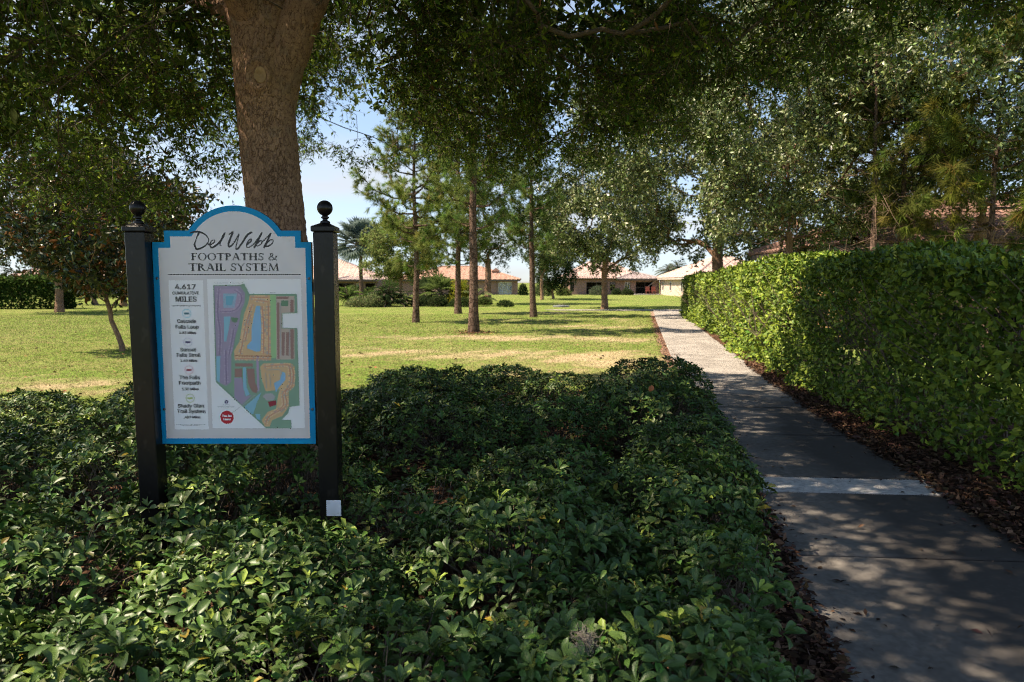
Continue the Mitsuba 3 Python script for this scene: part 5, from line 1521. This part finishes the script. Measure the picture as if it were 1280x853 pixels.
broadleaf('post_side_tree', 'far tree whose trunk shows just left of the left sign post', 'tree', -25.6, 45, 3.2, 0.19, (-25.2, 45, 5.8), (3.4, 3.2, 3.0), 320, 0.22, rng, OAK, n_sub=4, n_leaf=8, sub_len=0.6, clump=1.2, thr=0.42, seed=31, wid=0.5)
for i, (x_, y_, z_, r_, lab) in enumerate(((-52, 64, 3.4, 3.6, 'dark tree behind the square hedge at the left picture edge'), (-45, 68, 3.0, 3.2, 'dark tree above the middle of the square hedge'), (-39.5, 76, 3.6, 3.6, 'far green tree seen through the gap beside the magnolia trunk'),
                                          (-33, 80, 3.2, 3.4, 'far green tree behind the thin leaning tree'), (-60, 75, 5.5, 5.0, 'tallest far tree at the extreme left of the horizon'))):
    broadleaf('background_tree' + (f'_{i:03d}' if i else ''), lab, 'tree', x_, y_, 1.4, 0.16, (x_, y_, z_), (r_, r_ * 0.9, r_ * 0.85), 230, 0.30, rng, (0.06, 0.09, 0.032), 'far trees on the left', n_sub=4, n_leaf=7, sub_len=0.7, clump=1.2, thr=0.40, seed=40 + i, wid=0.55)
rng = np.random.default_rng(64)
broadleaf('trunk_side_tree', 'pale green far treetop peeping out just left of the oak trunk', 'tree', -27.0, 74, 3.0, 0.2, (-26.6, 74, 9.0), (2.4, 2.2, 3.4), 160, 0.3, rng, (0.122, 0.156, 0.052), n_sub=4, n_leaf=7, sub_len=0.6, clump=1.0, thr=0.46, seed=50, wid=0.4)


# ------------------------------------------------------------------ palms
def fan_palm(key, label, x, y, z, r, rng, tint, n_fr=26, trunk_r=0.2, group=None, up=0.2, cat='palm tree', n_seg=22, segw=0.10):
    k = thing(key, label, cat, group)
    if z > 0.5:
        put(k + '__trunk', trunk_mesh(trunk_line(x, y, -0.05, z, rng, 10, (0, 0), 0.01), trunk_r, trunk_r * 0.85, 14), 'mat_pine_bark', True)
    vs, fs, cs, st0, st1 = [], [], [], [], []
    n0 = 0
    c = np.array([x, y, z])
    for i in range(n_fr):
        az = i * 2.4 + 0.3 * rng.normal(); el = math.radians(-45 + 125 * ((i + 0.5) / n_fr) + 8 * rng.normal())
        d = np.array([math.cos(az) * math.cos(el), math.sin(az) * math.cos(el), math.sin(el) + up * 0.5])
        d = d / np.linalg.norm(d)
        pet = c + d * r * 0.5
        st0.append(c); st1.append(pet)
        s = np.cross(d, [0, 0, 1.0]); s /= np.linalg.norm(s) + 1e-9; nrm = np.cross(s, d)
        for j in range(n_seg):
            t = (j / (n_seg - 1) - 0.5) * math.radians(230)
            dd = d * math.cos(t) + s * math.sin(t) + nrm * (0.25 * abs(math.sin(t)))
            L = r * 0.56 * (1 - 0.25 * abs(t) / 2) * (0.9 + 0.2 * rng.random())
            w = np.cross(dd, nrm) * segw * r * 0.36
            mid = pet + dd * L * 0.55; tip = pet + dd * L + np.array([0, 0, -0.20 * L])
            vs += [pet, mid - w, mid + nrm * 0.02 * r, mid + w, tip]
            fs += [[n0, n0 + 2, n0 + 1], [n0, n0 + 3, n0 + 2], [n0 + 1, n0 + 2, n0 + 4], [n0 + 2, n0 + 3, n0 + 4]]
            n0 += 5
        cs.append(np.tile(np.clip(np.array(tint) * (1 + 0.15 * rng.normal()), 0.01, 0.9), (n_seg * 5, 1)))
    put(k + '__fronds', (np.array(vs), np.array(fs)), 'mat_leaf_soft', False, color=np.vstack(cs))
    put(k + '__stalks', frusta(st0, st1, np.full(n_fr, 0.025 * r), np.full(n_fr, 0.012 * r), 5), 'mat_stem', True)


def feather_palm(key, label, x, y, z, r, rng, tint, n_fr=18, trunk_r=0.18, cat='palm tree', elev=(-20, 80), arch=0.55, leaflet=0.30, group=None, pairs=22):
    k = thing(key, label, cat, group)
    if z > 0.4:
        put(k + '__trunk', trunk_mesh(trunk_line(x, y, -0.05, z, rng, 10, (0.1, 0), 0.012), trunk_r, trunk_r * 0.8, 14), 'mat_pine_bark', True)
    vs, fs, cs, a_, b_ = [], [], [], [], []
    n0 = 0
    for i in range(n_fr):
        az = i * 2.4 + 0.2 * rng.normal(); el = math.radians(elev[0] + (elev[1] - elev[0]) * (i + 0.5) / n_fr)
        h = np.array([math.cos(az), math.sin(az), 0])
        L = r * (0.85 + 0.3 * rng.random())
        t = np.linspace(0, 1, 8)
        pts = np.array([x, y, z]) + h * (L * math.cos(el) * t)[:, None] + np.array([0, 0, 1.0]) * (L * math.sin(el) * t - arch * L * t ** 2)[:, None]
        a_ += list(pts[:-1]); b_ += list(pts[1:])
        side = np.cross(h, [0, 0, 1.0])
        for q in np.linspace(0.12, 0.99, pairs):
            p = np.array([np.interp(q, t, pts[:, j]) for j in range(3)])
            tg = unit(pts[min(7, int(q * 7) + 1)] - pts[int(q * 7 - 1e-6)])
            for sg in (-1, 1):
                d = unit(side * sg + tg * 0.6 + np.array([0, 0, -0.15 - 0.2 * rng.random()]))
                l = leaflet * r * math.sin(math.pi * (0.15 + 0.75 * q)) ** 0.7
                w = unit(np.cross(d, [0, 0, 1.0])) * 0.018 * r
                vs += [p, p + d * l * 0.5 + w, p + d * l * 0.5 - w, p + d * l + np.array([0, 0, -0.1 * l])]
                fs += [[n0, n0 + 1, n0 + 2], [n0 + 2, n0 + 1, n0 + 3]]
                n0 += 4
        cs.append(np.tile(np.clip(np.array(tint) * (1 + 0.2 * rng.normal()), 0.01, 0.9), (pairs * 2 * 4, 1)))
    put(k + '__fronds', (np.array(vs), np.array(fs)), 'mat_leaf_soft', False, color=np.vstack(cs))
    put(k + '__stalks', frusta(a_, b_, np.full(len(a_), 0.012 * r + 0.004), np.full(len(a_), 0.010 * r + 0.003), 5), 'mat_stem', True)


rng = np.random.default_rng(71)
fan_palm('fan_palm', 'blue-grey fan palm rising beside the right sign post', -16.3, 74, 5.5, 3.5, rng, (0.15, 0.195, 0.175), n_fr=36, trunk_r=0.22)
feather_palm('queen_palm', 'feathery palm far beyond the walk, left one of two', 21.4, 94, 3.1, 1.9, rng, (0.07, 0.10, 0.04), n_fr=26, arch=0.5)
feather_palm('queen_palm_001', 'feathery palm far beyond the walk, right one of two and taller', 23.4, 97, 3.7, 2.0, rng, (0.06, 0.09, 0.036), n_fr=26, arch=0.45)

# plants of the far bed, left to right
def bush(key, label, x, y, r, h, rng, tint, leaf=0.14, n=1500, young=None, cat='shrub', group=None, p_young=0.2, wid=0.55):
    k = thing(key, label, cat, group)
    u = rand_unit(rng, n); u[:, 2] = np.abs(u[:, 2])
    rr = (0.35 + 0.65 * rng.random((n, 1))) ** 0.5 * (0.82 + 0.3 * meshkit.noise(u * 3 + x, 3)[:, None])
    P = u * rr * np.array([r, r, h]) + np.array([x, y, 0.05])
    A = unit(u * 0.6 + rand_unit(rng, n)); N = unit(u * 0.7 + rand_unit(rng, n) * 0.7 + [0, 0, 0.3])
    L = leaf * (0.7 + 0.6 * rng.random(n))
    m, c = leaf_mesh(LEAF_LOW, P, A, N, L, L * wid, tints(rng, n, tint, 0.25, young, p_young))
    put(k + '__foliage', m, 'mat_leaf', True, color=c)
    labels[k + '__foliage'] = {'kind': 'stuff'}
    a_ = np.array([[x, y, 0]]) + 0.1 * r * rng.normal(size=(12, 3)) * [1, 1, 0]
    put(k + '__stems', frusta(a_, P[:12] * 0.8 + a_ * 0.2, np.full(12, .02), np.full(12, .008), 4), 'mat_stem', True)


rng = np.random.default_rng(77)
feather_palm('cycad', 'bright green feathery cycad beside the right sign post, leftmost plant of the far bed', -11.2, 46.5, 0.4, 1.7, rng, (0.11, 0.19, 0.035), n_fr=30, elev=(5, 85), arch=0.45, cat='cycad', pairs=18)
feather_palm('cycad_001', 'dark green cycad with arching fronds in the middle of the far left bed', -8.2, 45.2, 0.5, 1.75, rng, (0.032, 0.055, 0.022), n_fr=34, elev=(0, 85), arch=0.5, cat='cycad', pairs=18)
feather_palm('cycad_002', 'second dark cycad right of the first, with paler frond tips', -7.3, 45.0, 0.3, 1.35, rng, (0.05, 0.08, 0.032), n_fr=30, elev=(0, 80), arch=0.5, cat='cycad', pairs=18)
bush('bed_bush', 'pale grey-green low bush at the left end of the far bed', -10.0, 44.3, 0.85, 0.62, rng, (0.16, 0.19, 0.085), 0.12)
bush('bed_bush_001', 'pale grey-green low bush just right of the leftmost one in the far bed', -8.95, 44.0, 0.75, 0.80, rng, (0.15, 0.18, 0.08), 0.12)
bush('bed_bush_002', 'green bush behind the dark cycads', -9.4, 47.5, 1.1, 1.3, rng, (0.07, 0.11, 0.03), 0.16)
bush('bed_bush_003', 'dark low bush at the foot of the leftmost lawn pine', -6.0, 45.5, 0.8, 0.62, rng, (0.04, 0.06, 0.025), 0.12)
bush('bed_bush_004', 'dark low bush right of the leftmost lawn pine trunk', -4.9, 45.0, 0.75, 0.7, rng, (0.045, 0.065, 0.025), 0.12)
fan_palm('bed_fan_palm', 'light green low fan palm in the far bed right of the leftmost lawn pine', -4.9, 46.5, 0.9, 1.5, rng, (0.12, 0.17, 0.05), n_fr=26, trunk_r=0.10, n_seg=16)
fan_palm('bed_fan_palm_001', 'darker low fan palm close behind the leftmost lawn pine', -6.1, 48, 0.8, 1.5, rng, (0.06, 0.09, 0.035), n_fr=26, trunk_r=0.10, n_seg=16)
bush('bed_bush_005', 'yellow-green bush left of the second pine trunk in the far bed', -3.55, 46, 0.85, 1.75, rng, (0.23, 0.26, 0.03), 0.18, young=(0.34, 0.33, 0.04), p_young=0.4)
bush('bed_bush_006', 'dark low bush below the yellow-green bush', -3.4, 44.6, 0.8, 0.55, rng, (0.05, 0.075, 0.025), 0.12)
feather_palm('banana_plant', 'broad-leaved pale green plant between the two middle pine trunks', -2.5, 46, 0.4, 1.8, rng, (0.18, 0.23, 0.08), n_fr=16, elev=(30, 85), arch=0.5, cat='plant', pairs=14, leaflet=0.35)
bush('bed_bush_007', 'dark round low bush right of the forked tree trunk', -0.45, 44.5, 0.60, 0.40, rng, (0.038, 0.062, 0.022), 0.09, 1200)
bush('bed_bush_008', 'small green clump at the foot of the forked tree', -2.0, 48.6, 0.6, 0.5, rng, (0.08, 0.11, 0.035), 0.12)
bush('ball_bush', 'ball-shaped clipped bush in front of the small far house', -14.6, 83, 1.45, 2.2, rng, (0.055, 0.10, 0.025), 0.18)
bush('house_bush', 'round bright bush at the left corner of the porch house', 6.2, 82, 0.9, 1.0, rng, (0.13, 0.17, 0.05), 0.18)
bush('house_bush_001', 'grey-green mounded bush before the porch house screen', 10.6, 84.5, 1.2, 1.15, rng, (0.10, 0.13, 0.075), 0.16)
bush('house_bush_002', 'dark bush below the porch house window', 14.4, 85.5, 0.8, 0.8, rng, (0.05, 0.07, 0.03), 0.15)
bush('house_bush_003', 'dark shrub against the right end of the sliding door house', 1.35, 84, 0.6, 1.5, rng, (0.03, 0.05, 0.02), 0.16)
bush('house_bush_004', 'pale shrub between the two far houses', 3.6, 80, 1.2, 1.5, rng, (0.10, 0.13, 0.055), 0.18)
bush('house_bush_005', 'sprawling bush at the wall of the left house', -18.5, 80, 1.6, 1.2, rng, (0.06, 0.09, 0.03), 0.18)
bush('house_bush_006', 'low shrub row beside the porch house chairs', 13.2, 86.4, 0.7, 0.75, rng, (0.045, 0.065, 0.028), 0.15)

# ------------------------------------------------------------------ grass, litter
rng = np.random.default_rng(81)
n = 330000
# density falls with distance
y_ = 6.0 * (34 / 6.0) ** rng.random(n)
x_ = (rng.random(n) * 2 - 1) * (0.80 * y_ + 1)
keep = ~shapely.contains_xy(bed, x_, y_) & (x_ < left_edge(y_) - 0.10 - 0.10 * rng.random(n)) & (rng.random(n) > 0.55 * dryness(x_, y_, np)) & (rng.random(n) < 0.35 + 1.1 * meshkit.noise(np.stack([x_ * 6, y_ * 6, x_ * 0], -1), 6))
x_, y_ = x_[keep], y_[keep]
n = len(x_)
sc = np.clip(y_ / 10, 0.9, 2.6)
P = np.stack([x_, y_, np.zeros(n)], 1)
A = unit(np.array([0, 0, 0.9]) + rng.normal(size=(n, 3)) * [0.55, 0.55, 0.1])
Lb = (0.020 + 0.022 * rng.random((n, 1))) * sc[:, None] ** 0.35
S = unit(np.cross(A, rand_unit(rng, n))) * (0.0045 * sc[:, None])
d_ = dryness(x_, y_, np)[:, None]
nz_ = meshkit.fbm(np.stack([x_ * 0.9, y_ * 0.9, x_ * 0], -1), 3, 5)[:, None]
straw = (rng.random((n, 1)) < 0.27 + 0.8 * d_ + 0.5 * (nz_ - 0.5))
C = np.where(straw, np.array([[0.40, 0.325, 0.18]]), np.array([[0.165, 0.205, 0.055]]) * (0.8 + 0.5 * nz_)) * (0.7 + 0.6 * rng.random((n, 1)))
v = np.stack([P - S, P + S, P + A * Lb + np.array([0, 0, -0.1]) * Lb], 1)
stuff('grass', 'mown patchy green and straw-coloured lawn grass', 'grass')
put('grass', (v.reshape(-1, 3), np.arange(n * 3).reshape(-1, 3)), 'mat_grass', False, color=np.repeat(C, 3, 0))
print('grass', n)

# dry leaves: litter under hedge and shrubs, and scattered on the walk
rng = np.random.default_rng(83)


def litter(key, label, x, y, z, rng, size=(0.03, 0.07), tint=(0.095, 0.056, 0.038), flat=0.55):
    n = len(x)
    P = np.stack([x, y, z], 1)
    A = unit(rng.normal(size=(n, 3)) * [1, 1, 0.25]); N = unit(rng.normal(size=(n, 3)) * flat + [0, 0, 1])
    L = size[0] + (size[1] - size[0]) * rng.random(n)
    C = tints(rng, n, tint, 0.45, (0.19, 0.11, 0.07), 0.16, (0.04, 0.026, 0.02), 0.30)
    m, c = leaf_mesh(LEAF_LOW, P, A, N, L, L * (0.34 + 0.28 * rng.random(n)), C)
    stuff(key, label, 'leaf litter')
    put(key, m, 'mat_litter', True, color=c)


n = 12000
yq = 1.5 + 11.5 * rng.random(n) ** 1.3
xq = right_edge(yq) - 0.10 + np.abs(rng.normal(size=n)) * 0.36
litter('hedge_litter', 'brown fallen leaves between the walk and the hedge', xq, yq, 0.04 + 0.04 * rng.random(n), rng)
n = 12000
yq = 1.2 + 8.5 * rng.random(n)
inside = rng.random(n) < 0.6
xq = np.where(inside, left_edge(yq) + 0.06 - np.abs(rng.normal(size=n)) * 0.22, left_edge(yq) - rng.random(n) * 4.2)
litter('bed_litter', 'brown fallen leaves on the mulch under the shrubs and along the edge of the walk', xq, yq, 0.045 + 0.04 * rng.random(n), rng)
n = 700
yq = 2.2 + 14 * rng.random(n) ** 1.5
edge = rng.random(n)
xq = left_edge(yq) + (right_edge(yq) - left_edge(yq)) * np.where(edge < 0.5, 0.10 * np.abs(rng.normal(size=n)), np.where(edge < 0.86, 1 - 0.12 * np.abs(rng.normal(size=n)), rng.random(n)))
litter('path_litter', 'small dry leaves scattered on the concrete walk', xq, yq, np.full(n, 0.041), rng, (0.02, 0.055), (0.06, 0.038, 0.03), 0.25)
n = 5000
yq = 9.5 + 22 * rng.random(n)
xq = left_edge(yq) - 0.02 - 0.12 * np.abs(rng.normal(size=n))
litter('verge_litter', 'reddish dry debris on the bare edge between lawn and walk', xq, yq, np.full(n, 0.012), rng, (0.02, 0.05), (0.26, 0.14, 0.09), 0.3)
n = 2600
yq = 9 + 22 * rng.random(n) ** 1.4
xq = (rng.random(n) * 2 - 1) * 0.8 * yq
near_p = rng.random(n) < 0.25
xq = np.where(near_p, -1.22 + rng.normal(size=n) * 0.35, xq); yq = np.where(near_p, 21.6 + rng.normal(size=n) * 0.5, yq)
ok = (xq < left_edge(yq) - 0.2) & ~shapely.contains_xy(bed, xq, yq)
litter('lawn_litter', 'scattered dry leaves and needles lying on the lawn', xq[ok], yq[ok], np.full(ok.sum(), 0.02), rng, (0.04, 0.09), (0.20, 0.11, 0.06), 0.5)
tri = sum(len(meshkit.WRITTEN[d['filename']][1]) for d in scene.values() if isinstance(d, dict) and d.get('type') == 'ply')
print('triangles', tri, 'entries', len(scene))
